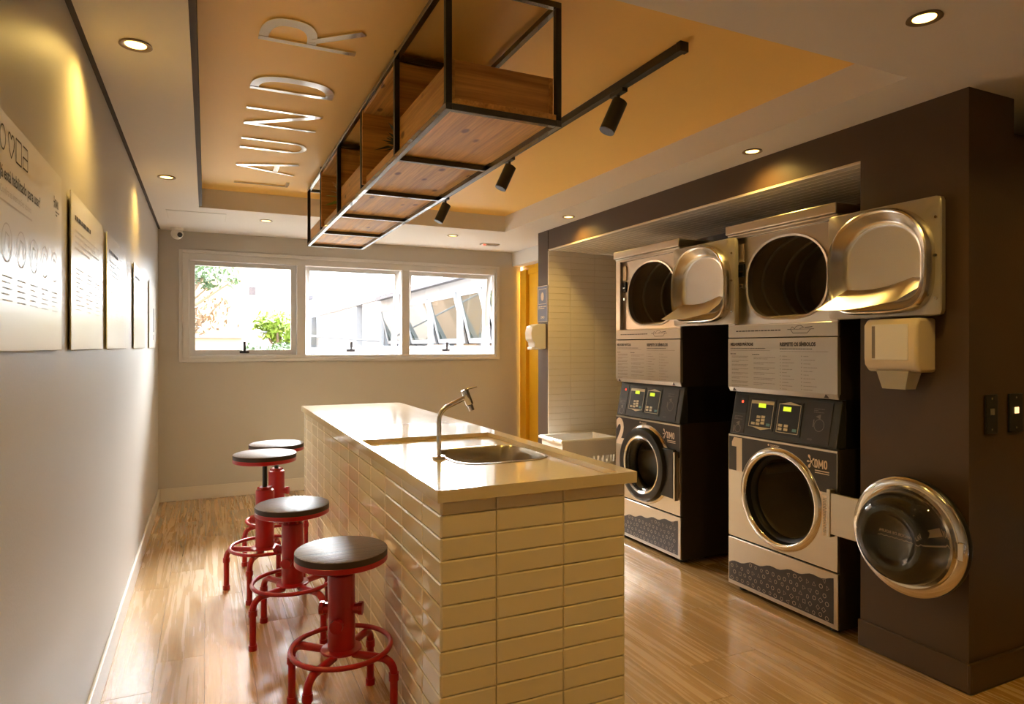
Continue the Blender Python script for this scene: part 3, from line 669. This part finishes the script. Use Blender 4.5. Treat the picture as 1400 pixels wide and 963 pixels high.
    dd = MB().loft([polar(hole2, A, dc, F(.05)), polar(f_sup(.325, .24, 2.2), A, dc, F(.06)), polar(f_sup(.325, .24, 2.2), A, dc, F(.58)), polar(f_sup(.1, .08, 2), A, dc, F(.6))], False, True).build('dryer_drum', M['drum'], t, smooth=40)
    for xx in (.2, .36, .46): MB().tube([Q(xx, dc[0] + .322 * math.cos(a), dc[1] + .237 * math.sin(a)) for a in [2 * PI * k / 48 for k in range(48)]], .009, 6, closed=True).build('drum_rib', M['steel_w'], dd, smooth=60)
    bx(MB(), .06, dc[0] - .2, dc[1] - .235, .55, dc[0] + .2, dc[1] - .19).build('drum_baffle', M['drum'], dd, bevel=.01)
    bx(MB(), .016, .6, 1.80, .026, .64, 1.90).build('door_switch', M['cream'], t, bevel=.002)
    bx(MB(), .014, .602, 1.72, .026, .64, 1.79).build('lock_plate', M['rubber'], t, bevel=.002)
    bx(MB(), .01, .606, 1.745, .016, .636, 1.751).build('lock_bar', M['chrome'], t)
    bx(MB(), .012, .61, 1.66, .026, .63, 1.68).build('latch', M['chrome'], t, bevel=.002)
    # lid
    ld = MB(); bx(ld, -.02, -.004, 1.955, .70, W + .004, 2.005); bx(ld, -.008, 0, 1.943, .69, W, 1.956)
    ld.build('top_cover', M['steel'], t, bevel=.006)
    # open dryer door, hinged on the near side
    dy, dz_ = -.232, 1.699
    a_, b_ = .258, .236
    dr_ = MB(); A = angles(72, (-a_, a_, -b_, b_)); c = (dy, dz_)
    outr = f_sup(a_, b_, 30)
    dr_.loft([polar(outr, A, c, F(-.008)), polar(outr, A, c, F(-.03)), polar(f_sup(a_ - .004, b_ - .004, 30), A, c, F(-.034)), polar(f_sup(.234, .224, 2.25, 4.2), A, c, F(-.034))], True, False)
    dr_ = dr_.build('dryer_door', M['steel_w'], t, smooth=40)
    pn = []
    for k, x_ in ((1.0, -.034), (1.0, -.05), (.99, -.066), (.97, -.076), (.945, -.08), (.92, -.076), (.90, -.068), (.80, -.034), (.765, -.026), (.73, -.021), (.70, -.019), (.68, -.0185)): pn.append(polar(f_sup(.234 * k, .224 * k, 2.25, 4.2), A, (c[0], c[1] - .01 * (1 - k)), F(x_)))
    MB().loft(pn, False, True).build('door_dish', M['dish'], dr_, smooth=30)
    # deflector scoop
    sc = MB(); back_ = []; front_ = []
    for k in range(13):
        s_ = k / 12; back_.append(Q(-.045, dy + .15 - .30 * s_, dz_ - .108 + .03 * s_ - .018 * math.sin(PI * s_))); front_.append(Q(-.15 + .06 * s_ ** 2, dy + .225 - .34 * s_, dz_ - .195 + .025 * s_ ** 1.5 - .012 * math.sin(PI * s_)))
    th = [(q[0], q[1], q[2] - .002) for q in front_]; tb_ = [(q[0], q[1], q[2] - .002) for q in back_]
    sc.loft([back_, front_, th, tb_], closed=False)
    w0, w1 = back_[-1], front_[-1]; w2 = Q(-.088, dy - .2, dz_ - .125); w3 = Q(-.05, dy - .185, dz_ - .085)
    sc.add([w0, w1, w2, w3], [(0, 1, 2, 3)])
    sc.build('lint_deflector', M['steel'], dr_, smooth=30)
    for zz in (1.5, 1.9): MB().cyl(Q(-.022, .014, zz - .03), Q(-.022, .014, zz + .03), .009, n=10).build('hinge', M['chrome'], dr_, smooth=40)
    for zz in (1.53, 1.7, 1.85): MB().cyl(Q(-.034, dy - a_ + .02, zz), Q(-.039, dy - a_ + .02, zz), .006, n=8).build('screw', M['chrome'], dr_)
    return t
tower(1, 2.107, 'laundry tower marked 1, round washer door swung open onto the pillar', True)
tower(2, 3.214, 'laundry tower marked 2, washer door shut, behind tower 1', False)

# ---------------------------------------------------------------- hanging shelf
SX0, SX1, SZ0, SZ1 = .657, 1.057, 2.06, 2.468
SY = [1.885, 2.482, 3.09, 3.70, 4.295, 4.87]
sh = thing('hanging_shelf', 'long black steel frame shelf with pine boxes hung under the ochre ceiling', 'shelf', (.857, 3.38, SZ0))
b_ = .02
fr_ = MB()
for x in (SX0, SX1 - b_):
    for z in (SZ0, SZ1 - b_): fr_.box(x, SY[0], z, x + b_, SY[-1] + b_, z + b_)
fr_.build('long_rails', M['frame'], sh, bevel=.001)
for i, y in enumerate(SY):
    for z in (SZ0, SZ1 - b_): B(SX0 + b_, y, z, SX1 - b_, y + b_, z + b_).build('cross_bar', M['frame'], sh, bevel=.001)
    for x in (SX0, SX1 - b_):
        if i in (0, 5) or x == SX0 or i in (1, 2, 3, 4): B(x, y, SZ0 + b_, x + b_, y + b_, SZ1 - b_).build('post', M['black'], sh, bevel=.001)
for k in range(5): 
    y0, y1 = SY[k] + b_, SY[k + 1]
    B(SX0 + b_, y0 - .02, SZ0 + .021, SX1 - b_, y1 + .0, SZ0 + .038).build('bottom_board', M['shelf'], sh, bevel=.001)
    ym = .012
    if k in (0, 2, 4):
        hb_ = SZ0 + .038 + (.125 if k != 4 else .08)
        if k != 4: B(SX0 + .021, y0, SZ0 + .038, SX0 + .037, y1, hb_).build('side_board', M['shelf'], sh, bevel=.001)
        else: B(SX0 + .021, y0, SZ0 + .038, SX0 + .037, y1, hb_).build('side_board', M['shelf'], sh, bevel=.001)
        B(SX1 - .037, y0, SZ0 + .038, SX1 - .021, y1, hb_).build('side_board', M['shelf'], sh, bevel=.001)
        if k == 0: B(SX0 + .037, y0 + .0, SZ0 + .038, SX1 - .037, y0 + .016, hb_).build('end_board', M['shelfx'], sh, bevel=.001)
    else:
        for yy in (y0 + .001, y1 - .017): B(SX0 + .004, yy, SZ0 + .038, SX1 - .021, yy + .016, SZ1 - .022).build('box_end', M['shelfx'], sh, bevel=.001)
        B(SX1 - .037, y0 + .017, SZ0 + .038, SX1 - .021, y1 - .017, SZ1 - .022).build('box_back', M['shelf'], sh, bevel=.001)
        B(SX0 + .01, y0 + .017, SZ1 - .038, SX1 - .037, y1 - .017, SZ1 - .022).build('box_top', M['shelf'], sh, bevel=.001)
        B(SX0 + .021, y0 + .017, SZ0 + .038, SX0 + .033, y1 - .017, SZ0 + .075).build('box_lip', M['shelf'], sh, bevel=.001)
for (xx, yy) in ((SX0 + .01, SY[1] + .01), (SX1 - .01, SY[1] + .01), (SX0 + .01, SY[4] + .01), (SX1 - .01, SY[4] + .01)):
    B(xx - .008, yy - .008, SZ1 - .002, xx + .008, yy + .008, ZR).build('ceiling_spacer', M['black'], sh)
def leafplant(name, label, x, y, z, n, L, m, spread, seed):
    t = thing(name, label, 'plant', (x, y, z)); r = random.Random(seed)
    MB().lathe([(0, 0), (.032, 0), (.042, .06), (.038, .06), (.034, .05), (0, .05)], (x, y, z), n=16).build('pot', M['pot'], t, smooth=40)
    f = MB()
    for k in range(n):
        a = r.uniform(0, 2 * PI); el = r.uniform(.3, 1.4); l = L * r.uniform(.6, 1); w = l * .09
        d = Vector((math.cos(a) * math.cos(el) * spread, math.sin(a) * math.cos(el) * spread, math.sin(el))); s_ = Vector((-math.sin(a), math.cos(a), 0))
        p0 = Vector((x, y, z + .05)); p1 = p0 + d * l * .55; p2 = p0 + d * l + Vector((0, 0, -.25 * l * math.cos(el)))
        f.add([p0 - s_ * w * .3, p0 + s_ * w * .3, p1 + s_ * w, p1 - s_ * w, p2], [(0, 1, 2, 3), (3, 2, 4)])
    f.build('leaves', M[m], t)
    return t
zsh = SZ0 + .038
leafplant('potted_plant', 'dark bushy small plant in the near pine box of the hanging shelf', .77, 2.70, zsh, 130, .2, 'leaf', .8, 1)
leafplant('potted_plant', 'bright green spiky plant in the far pine box of the hanging shelf', .78, 3.86, zsh, 60, .24, 'leaf2', .9, 2)

# ---------------------------------------------------------------- ceiling letters
LX0, LX1 = .173, .526; LH = LX1 - LX0
def letter(ch, Yl, parts):
    """parts: polygons in (u along the word, v up, in metres)"""
    mb = MB()
    for i, poly in enumerate(parts): mb.prism(poly, lambda u, v, w: (LX1 - v, Yl - u, ZR - w), -.0005, .0075 - .0005 * min(i, 3))
    tag(mb.build('ceiling_letter', M['mirror']), 'mirror finish letter %s on the ochre ceiling' % ch, 'letter', 'letters on the ceiling')
def stroke(p, q, w): 
    dx, dy = q[0] - p[0], q[1] - p[1]; l = math.hypot(dx, dy); nx, ny = -dy / l * w / 2, dx / l * w / 2
    return [(p[0] + nx, p[1] + ny), (p[0] - nx, p[1] - ny), (q[0] - nx, q[1] - ny), (q[0] + nx, q[1] + ny)]
def arc(cx, cy, rx, ry, a0, a1, t0, t1, n=14, tv=.022):
    out = []; inn = []
    for k in range(n + 1):
        s_ = k / n; a = a0 + (a1 - a0) * s_; t = t0 + (t1 - t0) * math.sin(PI * s_)
        out.append((cx + rx * math.cos(a), cy + ry * math.sin(a))); inn.append((cx + (rx - t) * math.cos(a), cy + (ry - tv) * math.sin(a)))
    return [[out[k], out[k + 1], inn[k + 1], inn[k]] for k in range(n)]
V = LH
letter('L', 4.93, [stroke((.011, 0), (.011, V), .022), stroke((.02, .011), (.13, .011), .022)])
letter('A', 4.6, [stroke((.012, 0), (.155, V), .026), stroke((.295, 0), (.155, V), .036), stroke((.075, .12), (.24, .12), .03)])
letter('U', 4.05, [stroke((.014, .09), (.014, V), .03), stroke((.19, .09), (.19, V), .022)] + arc(.101, .09, .101, .09, PI, 2 * PI, .03, .01, tv=.028))
letter('N', 3.61, [stroke((.012, 0), (.012, V), .022), stroke((.012, V - .01), (.25, .012), .036), stroke((.25, 0), (.25, V), .022)])
def bowl(v0, v1, w, t, e=2.7, n=22):
    cy_, b = (v0 + v1) / 2, (v1 - v0) / 2; q = []
    P = lambda a, k: (.012 + (w - .012 - k) * abs(math.cos(a)) ** (2 / e), cy_ + (b - (k * .62)) * math.copysign(abs(math.sin(a)) ** (2 / e), a))
    A = [-PI / 2 + PI * k / n for k in range(n + 1)]
    return [[P(A[k], 0), P(A[k + 1], 0), P(A[k + 1], t), P(A[k], t)] for k in range(n)]
letter('D', 3.10, [stroke((.012, 0), (.012, V), .026)] + bowl(0, V, .178, .055))
letter('R', 2.59, [stroke((.013, 0), (.013, V), .028), stroke((.06, .16), (.197, .004), .034)] + bowl(.15, V, .195, .055))


# ---------------------------------------------------------------- track and spotlights
TXX = 1.622
trk = thing('lighting_track', 'black lighting track running along the ochre ceiling', 'track', (TXX, 3.5, ZR - .034))
B(TXX - .017, 1.975, ZR - .034, TXX + .017, 5.05, ZR).build('rail', M['black'], trk, bevel=.002)
B(TXX - .02, 1.955, ZR - .038, TXX + .02, 1.98, ZR).build('end_cap', M['black'], trk, bevel=.002)
for k, (yy, lb) in enumerate(((2.39, 'nearest'), (3.52, 'middle'), (4.66, 'farthest'))):
    s_ = thing('spotlight', '%s black cylinder spotlight on the ceiling track' % lb, 'spotlight', (TXX, yy, ZR - .2), 'track spotlights')
    B(TXX - .014, yy - .05, ZR - .052, TXX + .014, yy + .05, ZR - .034).build('adapter', M['black'], s_, bevel=.002)
    MB().cyl((TXX, yy, ZR - .052), (TXX, yy, ZR - .085), .008, n=10).build('stem', M['black'], s_)
    d = Vector((-.46, .06, -1)).normalized(); p = Vector((TXX + .008, yy, ZR - .078))
    MB().tube([p, p + d * .002, p + d * .15, p + d * .151, p + d * .135], [.03, .034, .034, .029, .026], 24).build('head', M['black'], s_, smooth=40)
    MB().tube([p + d * .134, p + d * .138], .026, 20).build('lens', M['alum'], s_)

# ---------------------------------------------------------------- recessed downlights
def downlight(x, y, label, power=1.0, vis=True):
    t = thing('downlight', label, 'downlight', (x, y, ZC - .004), 'recessed downlights')
    MB().lathe([(.048, .0), (.05, -.005), (.040, -.006), (.034, -.002), (.03, -.001)], (x, y, ZC), n=32).build('trim_ring', M['ring'], t, smooth=40)
    MB().lathe([(0, -.0025), (.032, -.0025), (.033, -.0005)], (x, y, ZC), n=24).build('lamp', M['lamp'], t, smooth=40)
    l = bpy.data.lights.new('downlight_lamp', 'SPOT'); l.energy = SPOT_W * power; l.color = WARM; l.spot_size = math.radians(150); l.spot_blend = 1.0; l.shadow_soft_size = .03
    lo_ = bpy.data.objects.new('downlight_lamp', l); COL.objects.link(lo_); lo_.parent = t; lo_.location = (0, 0, -.012)
for x, y, lb, pw in ((-.213, 2.509, 'near downlight over the big posters on the left wall', 1.7), (-.213, 4.39, 'second downlight along the left wall', 1.1),
        (.433, 5.58, 'left downlight before the window wall', .2), (2.02, 5.61, 'right downlight before the window wall', .15), (2.54, 4.42, 'far downlight above the laundry niche', 1.4),
        (2.545, 2.54, 'middle downlight above tower 1', 1), (1.988, 1.287, 'nearest downlight at the top right', 1.2)):
    downlight(x, y, lb, pw)
for x, y, lb in ((.55, 1.25, 'downlight behind the ceiling recess on the left'), (3.4, .9, 'downlight in the passage right of the pillar'), (.3, -.7, 'downlight behind the camera on the left'), (1.5, -.7, 'downlight behind the camera in the middle'), (2.8, -.7, 'downlight behind the camera on the right')):
    downlight(x, y, lb, 1.15)

# ---------------------------------------------------------------- posters
def poster(k, y0, y1, label):
    z0, z1 = 1.33, 1.808; xf = XL + .010
    t = tag(B(xf - .004, y0, z0, xf, y1, z1).build('poster', M['poster'], bevel=.001), label, 'poster', 'white posters on the left wall')
    f = lambda u, v: (xf + .0008, y0 + u, z0 + v); p = MB(); q = MB()
    if k == 0:
        ring2(p, f, (.1, .425), .026, .004, 20, .8)
        line2(p, f, [(.14, .44), (.145, .447), (.155, .447), (.163, .437), (.17, .447), (.18, .447), (.187, .437), (.182, .42), (.163, .398), (.147, .415), (.14, .44)], .004)
        line2(p, f, [(.2, .45), (.245, .45), (.245, .4), (.2, .4), (.2, .45)], .004)
        line2(p, f, [(.26, .45), (.3, .45), (.3, .402), (.258, .402), (.258, .426), (.3, .426)], .004)
        put_text(p, 'Já está habilitado para usar?', .036, f, (.08, .345), .0006, xs=.86)
        put_text(q, 'Confira as instruções abaixo', .022, f, (.08, .315)); rect2(q, f, .08, .298, .34, .302)
        logo(p, f, .59, .38, .022); dashes(p, f, .6, .65, .368, .004, 2, .009, 3)
        for j in range(5): ring2(q, f, (.13 + j * .115, .22), .04, .003, 24); line2(q, f, [(.11 + j * .115, .2), (.12 + j * .115, .24), (.145 + j * .115, .235), (.15 + j * .115, .2)], .003)
        for j in range(5): dashes(q, f, .1 + j * .115, .17 + j * .115, .15, .003, 5, .012, 60 + j)
        pass
    elif k == 4:
        rect2(p, f, .35, .12, .45, .3); rect2(p, f, .35, .06, .4, .1)
    else:
        dashes(p, f, .06, .36, .4, .014, 1, .02, 90 + k); dashes(q, f, .06, .56, .365, .006, 4, .018, 94 + k)
        for j in range(3): dashes(q, f, .08 + j * .19, .22 + j * .19, .25, .004, 10, .014, 60 + j)
        line2(q, f, [(.6, .37), (.63, .37), (.63, .4), (.6, .4), (.6, .37)], .003)
    p.build('title_print', M['print'], t)['kind'] = 'stuff'
    if k != 4: q.build('small_print', M['printp'], t)['kind'] = 'stuff'
for k, (a, b, lb) in enumerate(((1.5, 2.186, 'nearest and largest looking white poster with icons and a title'), (2.33, 2.985, 'second white poster from the camera on the left wall'), (3.11, 3.81, 'third white poster, middle of the five on the left wall'), (4.2, 4.95, 'fourth white poster from the camera, near the back corner'), (5.3, 5.95, 'farthest white poster with dark blocks beside the back corner'))):
    poster(k, a, b, lb)

# ---------------------------------------------------------------- small fittings
dcx, dcy = -.225, 6.25
cm = thing('dome_camera', 'small white dome security camera in the ceiling corner', 'security camera', (dcx, dcy, ZC - .07))
MB().lathe([(0, 0), (.05, 0), (.048, -.016), (.03, -.022)], (dcx, dcy, ZC), n=24).build('mount', M['white'], cm, smooth=40)
MB().lathe([(.048 * math.cos(a), .048 * math.sin(a)) for a in [PI / 2 - PI * k / 12 for k in range(13)]], (dcx, dcy, ZC - .048), n=24).build('ball', M['white'], cm, smooth=70)
MB().tube([(dcx + .02, dcy - .034, ZC - .058), (dcx + .025, dcy - .045, ZC - .064)], .02, 16).build('lens', M['rubber'], cm, smooth=40)
ap = MB(); 
for a in ((-.27, 5.43, .14, 5.436), (-.27, 5.764, .14, 5.77), (-.27, 5.436, -.264, 5.764), (.134, 5.436, .14, 5.764)): ap.box(a[0], a[1], ZC - .002, a[2], a[3], ZC)
hatch = thing('ceiling_hatch', 'flush white access hatch in the ceiling near the window', 'hatch', (-.065, 5.6, ZC - .003))
ap.build('frame_line', M['base'], hatch); B(-.264, 5.436, ZC - .003, .134, 5.764, ZC).build('hatch_panel', M['ceil'], hatch)
em = thing('emergency_light', 'small flush emergency light with a red indicator in the ceiling', 'emergency light', (2.52, 5.93, ZC - .012))
B(2.43, 5.89, ZC - .01, 2.61, 5.97, ZC).build('housing', M['white'], em, bevel=.003)
B(2.475, 5.895, ZC - .013, 2.6, 5.965, ZC - .01).build('diffuser', M['ring'], em); B(2.45, 5.91, ZC - .014, 2.468, 5.94, ZC - .01).build('indicator', M['led'], em)
# paper towel dispenser on the pillar
pd = thing('paper_towel_dispenser', 'cream plastic paper towel dispenser on the pillar under the open dryer door', 'dispenser', (2.61, 1.797, 1.16))
py0, py1, px0 = 1.68, 1.913, 2.547
pp = [(XR, 1.235), (2.575, 1.235), (px0 + .004, 1.262), (px0, 1.29), (px0, 1.43), (px0 + .02, 1.455), (XR, 1.455)]
MB().prism(pp, lambda u, v, w: (u, w, v), py0, py1).build('housing', M['cream'], pd, bevel=.012, seg=3)
B(px0 - .002, py0 + .035, 1.285, px0 + .003, py1 - .04, 1.432).build('front_cover', M['white'], pd, bevel=.002)
B(px0 - .003, py1 - .056, 1.29, px0 + .002, py1 - .042, 1.425).build('sight_slot', M['printm'], pd)
MB().add([(px0 + .01, 1.72, 1.24), (px0 + .01, 1.86, 1.24), (px0 + .02, 1.84, 1.165), (px0 + .02, 1.74, 1.165), (XR - .03, 1.72, 1.24), (XR - .03, 1.86, 1.24), (XR - .04, 1.84, 1.165), (XR - .04, 1.74, 1.165)],
         [(0, 1, 2, 3), (4, 7, 6, 5), (0, 3, 7, 4), (1, 5, 6, 2), (3, 2, 6, 7)]).build('outlet_chute', M['clear'], pd)
# hand soap dispenser, far end of the dark wall
sp_ = thing('soap_dispenser', 'white wall dispenser under the blue sign at the end of the dark wall', 'dispenser', (2.6, 5.1, 1.315))
pp = [(XR, 1.32), (2.62, 1.315), (2.565, 1.33), (2.56, 1.375), (2.535, 1.40), (2.53, 1.46), (2.545, 1.515), (2.59, 1.535), (XR, 1.537)]
MB().prism(pp, lambda u, v, w: (u, w, v), 5.04, 5.17).build('housing', M['white'], sp_, bevel=.008, seg=3)
B(2.545, 5.06, 1.312, 2.60, 5.15, 1.335).build('push_bar', M['white'], sp_, bevel=.004)
sg = thing('wall_sign', 'slate blue instruction sign above the white wall dispenser', 'sign', (2.665, 5.09, 1.555))
B(2.664, 4.999, 1.555, XR, 5.186, 1.87).build('sign_panel', M['signblue'], sg)
fs = lambda u, v: (2.6632, 5.186 - u, 1.555 + v); q = MB()
for a in ((.02, .155, .167, .159), (.02, .285, .167, .289), (.02, .159, .024, .285), (.163, .159, .167, .285)): rect2(q, fs, *a)
for a in ((0, 0, .187, .005), (0, .31, .187, .315), (0, 0, .005, .315), (.182, 0, .187, .315)): rect2(q, fs, *a)
ring2(q, fs, (.093, .222), .038, .038, 10, .7); dashes(q, fs, .02, .165, .13, .008, 2, .016, 2); put_text(q, 'OMO', .03, fs, (.06, .03), .001)
q.build('sign_print', M['printl'], sg)['kind'] = 'stuff'
# light switches on the near face of the pillar
for k, (a, b, m, lb) in enumerate(((2.768, 2.848, 'printm', 'dark switch plate nearer the pillar corner'), (2.925, 3.02, 'ledw', 'dark switch plate with a lit indicator, right of the other'))):
    s_ = thing('light_switch', lb, 'switch', ((a + b) / 2, YP - .008, .995), 'switches on the pillar')
    B(a, YP - .008, .995, b, YP, 1.15).build('plate', M['mblack'], s_, bevel=.003)
    xc = (a + b) / 2; B(xc - .013, YP - .011, 1.07, xc + .013, YP - .008, 1.095).build('button', M[m], s_, bevel=.001)
    for zz in (1.012, 1.134): MB().lathe([(0, -.003), (.004, -.001), (.004, 0)], (xc, YP - .008, zz), 'Y', 8).build('screw', M['printm'], s_)
# laundry basket
bk = thing('laundry_basket', 'white slotted plastic laundry basket beside tower 2', 'basket', (2.77, 4.68, 0))
bx0, bx1, by0, by1, bh = 2.53, 3.03, 4.50, 4.85, .6
def bwall(p0, p1, nu, nv):
    mb = MB(); 
    def pt(u, v):
        k = 1 - .10 * (1 - v); cx_, cy_ = (bx0 + bx1) / 2, (by0 + by1) / 2
        x = p0[0] + (p1[0] - p0[0]) * u; y = p0[1] + (p1[1] - p0[1]) * u
        return (cx_ + (x - cx_) * k, cy_ + (y - cy_) * k, v * bh)
    us = [0]; 
    for i in range(nu): us += [us[-1] + .55 / (nu + .6)]; us += [us[-1] + .45 / (nu + .6)]
    us[-1] = 1.0 - .5 / (nu + .6) * .3; us.append(1.0)
    vs_ = [0, .1]; 
    for i in range(nv): vs_ += [vs_[-1] + .72 * .62 / nv, vs_[-1] + .72 / nv]
    vs_.append(1.0)
    for i in range(len(us) - 1):
        for j in range(len(vs_) - 1):
            if i % 2 == 1 and j % 2 == 1 and 1 <= j < len(vs_) - 2 and i < len(us) - 2: continue
            mb.quad(pt(us[i], vs_[j]), pt(us[i + 1], vs_[j]), pt(us[i + 1], vs_[j + 1]), pt(us[i], vs_[j + 1]))
    o = mb.build('side_wall', M['basket'], bk); s_ = o.modifiers.new('solidify', 'SOLIDIFY'); s_.thickness = .004; return o
bwall((bx0, by1), (bx0, by0), 8, 5); bwall((bx0, by0), (bx1, by0), 11, 5); bwall((bx1, by0), (bx1, by1), 8, 5); bwall((bx1, by1), (bx0, by1), 11, 5)
rim = [(bx0 - .012, by0 - .012), (bx1 + .012, by0 - .012), (bx1 + .012, by1 + .012), (bx0 - .012, by1 + .012)]
def rim_l(e, z): return [(bx0 - e, by0 - e, z), (bx1 + e, by0 - e, z), (bx1 + e, by1 + e, z), (bx0 - e, by1 + e, z)]
MB().loft([rim_l(0, bh - .006), rim_l(.02, bh - .022), rim_l(.022, bh - .004), rim_l(.01, bh + .006), rim_l(-.006, bh + .004), rim_l(0, bh - .006)]).build('rim', M['basket'], bk, bevel=.003)
B(bx0 + .03, by0 + .02, 0.001, bx1 - .03, by1 - .02, .012).build('bottom', M['basket'], bk)
for xs_ in (bx0 - .03, bx1 + .01): B(xs_, (by0 + by1) / 2 - .07, bh - .022, xs_ + .02, (by0 + by1) / 2 + .07, bh - .002).build('grip', M['basket'], bk, bevel=.004)

# ---------------------------------------------------------------- outside the windows
st(B(-30, YB + .2, -.3, 40, 60, -.02).build('ground', M['ground']), 'paving outside the windows')
wg = thing('wing_building', 'long white building wing with tilted windows seen through the right panes', 'building', (4.4, 18, 0))
GX = 3.4
wl = MB(); wl.box(GX, 7.0, 0, GX + .2, 14.0, 1.30).box(GX, 7.0, 2.2, GX + .2, 14.0, 2.32).box(GX, 14.0, 0, GX + .2, 15.8, 2.36).box(GX, 16.5, 0, GX + .2, 23.1, 2.36).box(GX, 24.2, 0, GX + .2, 34, 2.36).box(GX + .25, 14, 0, GX + .4, 34, 2.36)
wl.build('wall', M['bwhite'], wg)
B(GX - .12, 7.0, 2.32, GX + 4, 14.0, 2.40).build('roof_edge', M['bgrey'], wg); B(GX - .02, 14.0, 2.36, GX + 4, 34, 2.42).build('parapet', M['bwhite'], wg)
ys = [7.0, 7.65, 8.19, 9.19, 10.6, 12.2, 14.0]
for i in range(len(ys) - 1):
    y0, y1 = ys[i], ys[i + 1]
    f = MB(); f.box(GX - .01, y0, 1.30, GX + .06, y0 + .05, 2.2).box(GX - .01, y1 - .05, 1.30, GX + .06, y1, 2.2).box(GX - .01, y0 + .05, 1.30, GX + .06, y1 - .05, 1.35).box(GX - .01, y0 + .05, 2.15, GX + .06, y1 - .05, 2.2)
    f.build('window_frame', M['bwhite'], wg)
    a = math.radians(-14); hz_, hx_ = 2.14, GX - .01
    s_ = MB(); p0, p1 = y0 + .07, y1 - .07
    s_.box(hx_ - .04, p0, 1.36, hx_, p0 + .07, hz_).box(hx_ - .04, p1 - .07, 1.36, hx_, p1, hz_).box(hx_ - .04, p0 + .07, 1.36, hx_, p1 - .07, 1.43).box(hx_ - .04, p0 + .07, hz_ - .07, hx_, p1 - .07, hz_)
    g_ = B(hx_ - .025, p0 + .07, 1.43, hx_ - .015, p1 - .07, hz_ - .07)
    for mb in (s_, g_): mb.v = [(hx_ + (x - hx_) * math.cos(a) - (z - hz_) * math.sin(a) * -1, y, hz_ + (z - hz_) * math.cos(a) + (x - hx_) * math.sin(a)) for x, y, z in mb.v]
    so = s_.build('awning_sash', M['bwhite'], wg); g_.build('pane', M['bglass'], so)
B(GX + .5, 7.2, 0, GX + 3.8, 13.9, 2.3).build('inner_room', M['bglass'], wg)
pb = thing('peach_building', 'pale peach apartment wall behind the left tree', 'building', (-1.5, 18.5, 0))
B(-2.6, 17.5, 0, .80, 19.5, 9).build('wall', M['bpeach'], pb); B(-2.6, 17.42, 1.55, .80, 17.5, 1.65).build('ledge', M['bwhite'], pb)
wb_ = thing('white_building', 'white apartment block far behind the left window', 'building', (4, 23, 0))
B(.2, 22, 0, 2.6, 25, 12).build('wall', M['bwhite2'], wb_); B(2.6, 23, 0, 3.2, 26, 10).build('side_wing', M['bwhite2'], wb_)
B(1.2, 21.95, 2.95, 1.4, 22, 3.2).build('window', M['bgrey'], wb_); B(2.6, 22.4, 2.9, 3.2, 23, 3.02).build('balcony', M['bgrey'], wb_)
def tree(label, x, y, z, rx, ry, rz, n, m, trunk, seed, lsz=.11, group='trees outside'):
    t = thing('tree', label, 'tree', (trunk[0], trunk[1], 0), group); r = random.Random(seed); f = MB()
    blobs = [(Vector((r.gauss(0, .4) * rx, r.gauss(0, .4) * ry, r.gauss(0, .4) * rz)), r.uniform(.25, .5)) for _ in range(16)]
    for k in range(n):
        c, s_ = r.choice(blobs); p = Vector((x, y, z)) + c + Vector((r.gauss(0, .5) * s_ * rx, r.gauss(0, .5) * s_ * ry, r.gauss(0, .5) * s_ * rz))
        u = Vector((r.gauss(0, 1), r.gauss(0, 1), r.gauss(0, 1))).normalized(); v = u.orthogonal().normalized(); l = lsz * r.uniform(.6, 1.2)
        f.add([p - u * l, p + v * l * .4, p + u * l, p - v * l * .4], [(0, 1, 2, 3)])
    f.build('foliage', M[m], t)
    tr = MB(); top = Vector((x, y, z)); b0 = Vector((trunk[0], trunk[1], 0)); tr.tube([b0, b0.lerp(top, .6) + Vector((.05, 0, 0)), top], [.09, .06, .02], 8)
    for k in range(5):
        c, _ = blobs[k]; tr.tube([b0.lerp(top, .7), top + c], [.035, .008], 6)
    tr.build('trunk', M['bark'], t, smooth=50)
tree('sparse green tree hanging in at the upper left of the left window', -.02, 10.2, 2.36, .36, .4, .26, 750, 'tleaf', (-1.6, 9.9), 11, .05)
tree('thin brown leaved tree below the green one in the left window', -.05, 11.5, 1.85, .4, .4, .42, 300, 'tleaf3', (-1.2, 12.2), 12, .05)
tree('lime green bushy tree in the lower right of the left window', 1.13, 12.5, 1.66, .36, .5, .36, 1500, 'tleaf2', (1.35, 12.5), 13, .07)
tree('darker green shrub low under the lime tree', 1.0, 11.6, 1.22, .42, .4, .16, 900, 'tleaf', (1.0, 11.6), 14, .05)
ob = thing('orange_building', 'tall orange apartment block on the left side of the yard', 'building', (-11, 20, 0))
B(-14, 8, 0, -9, 34, 9.5).build('wall', M['borange'], ob); B(-14, 8, 9.5, -8.8, 34, 9.9).build('roof_slab', M['bgrey'], ob)
for k in range(4): tree('tall dark tree of the yard row before the orange block', -5.5, 8.5 + k * 5.4, 4.6, 1.5, 1.5, 2.3, 2600, 'tleafd', (-5.5, 8.5 + k * 5.4), 40 + k, .26, 'yard trees')
MB().tube([(-2.6, 10.2, 1.87), (.5, 12, 1.62), (3.39, 14.1, 1.45)], .02, 6).build('cable_run', M['bwhite'])
tag(bpy.data.objects['cable_run'], 'white cable sagging across the view of the left window', 'cable')
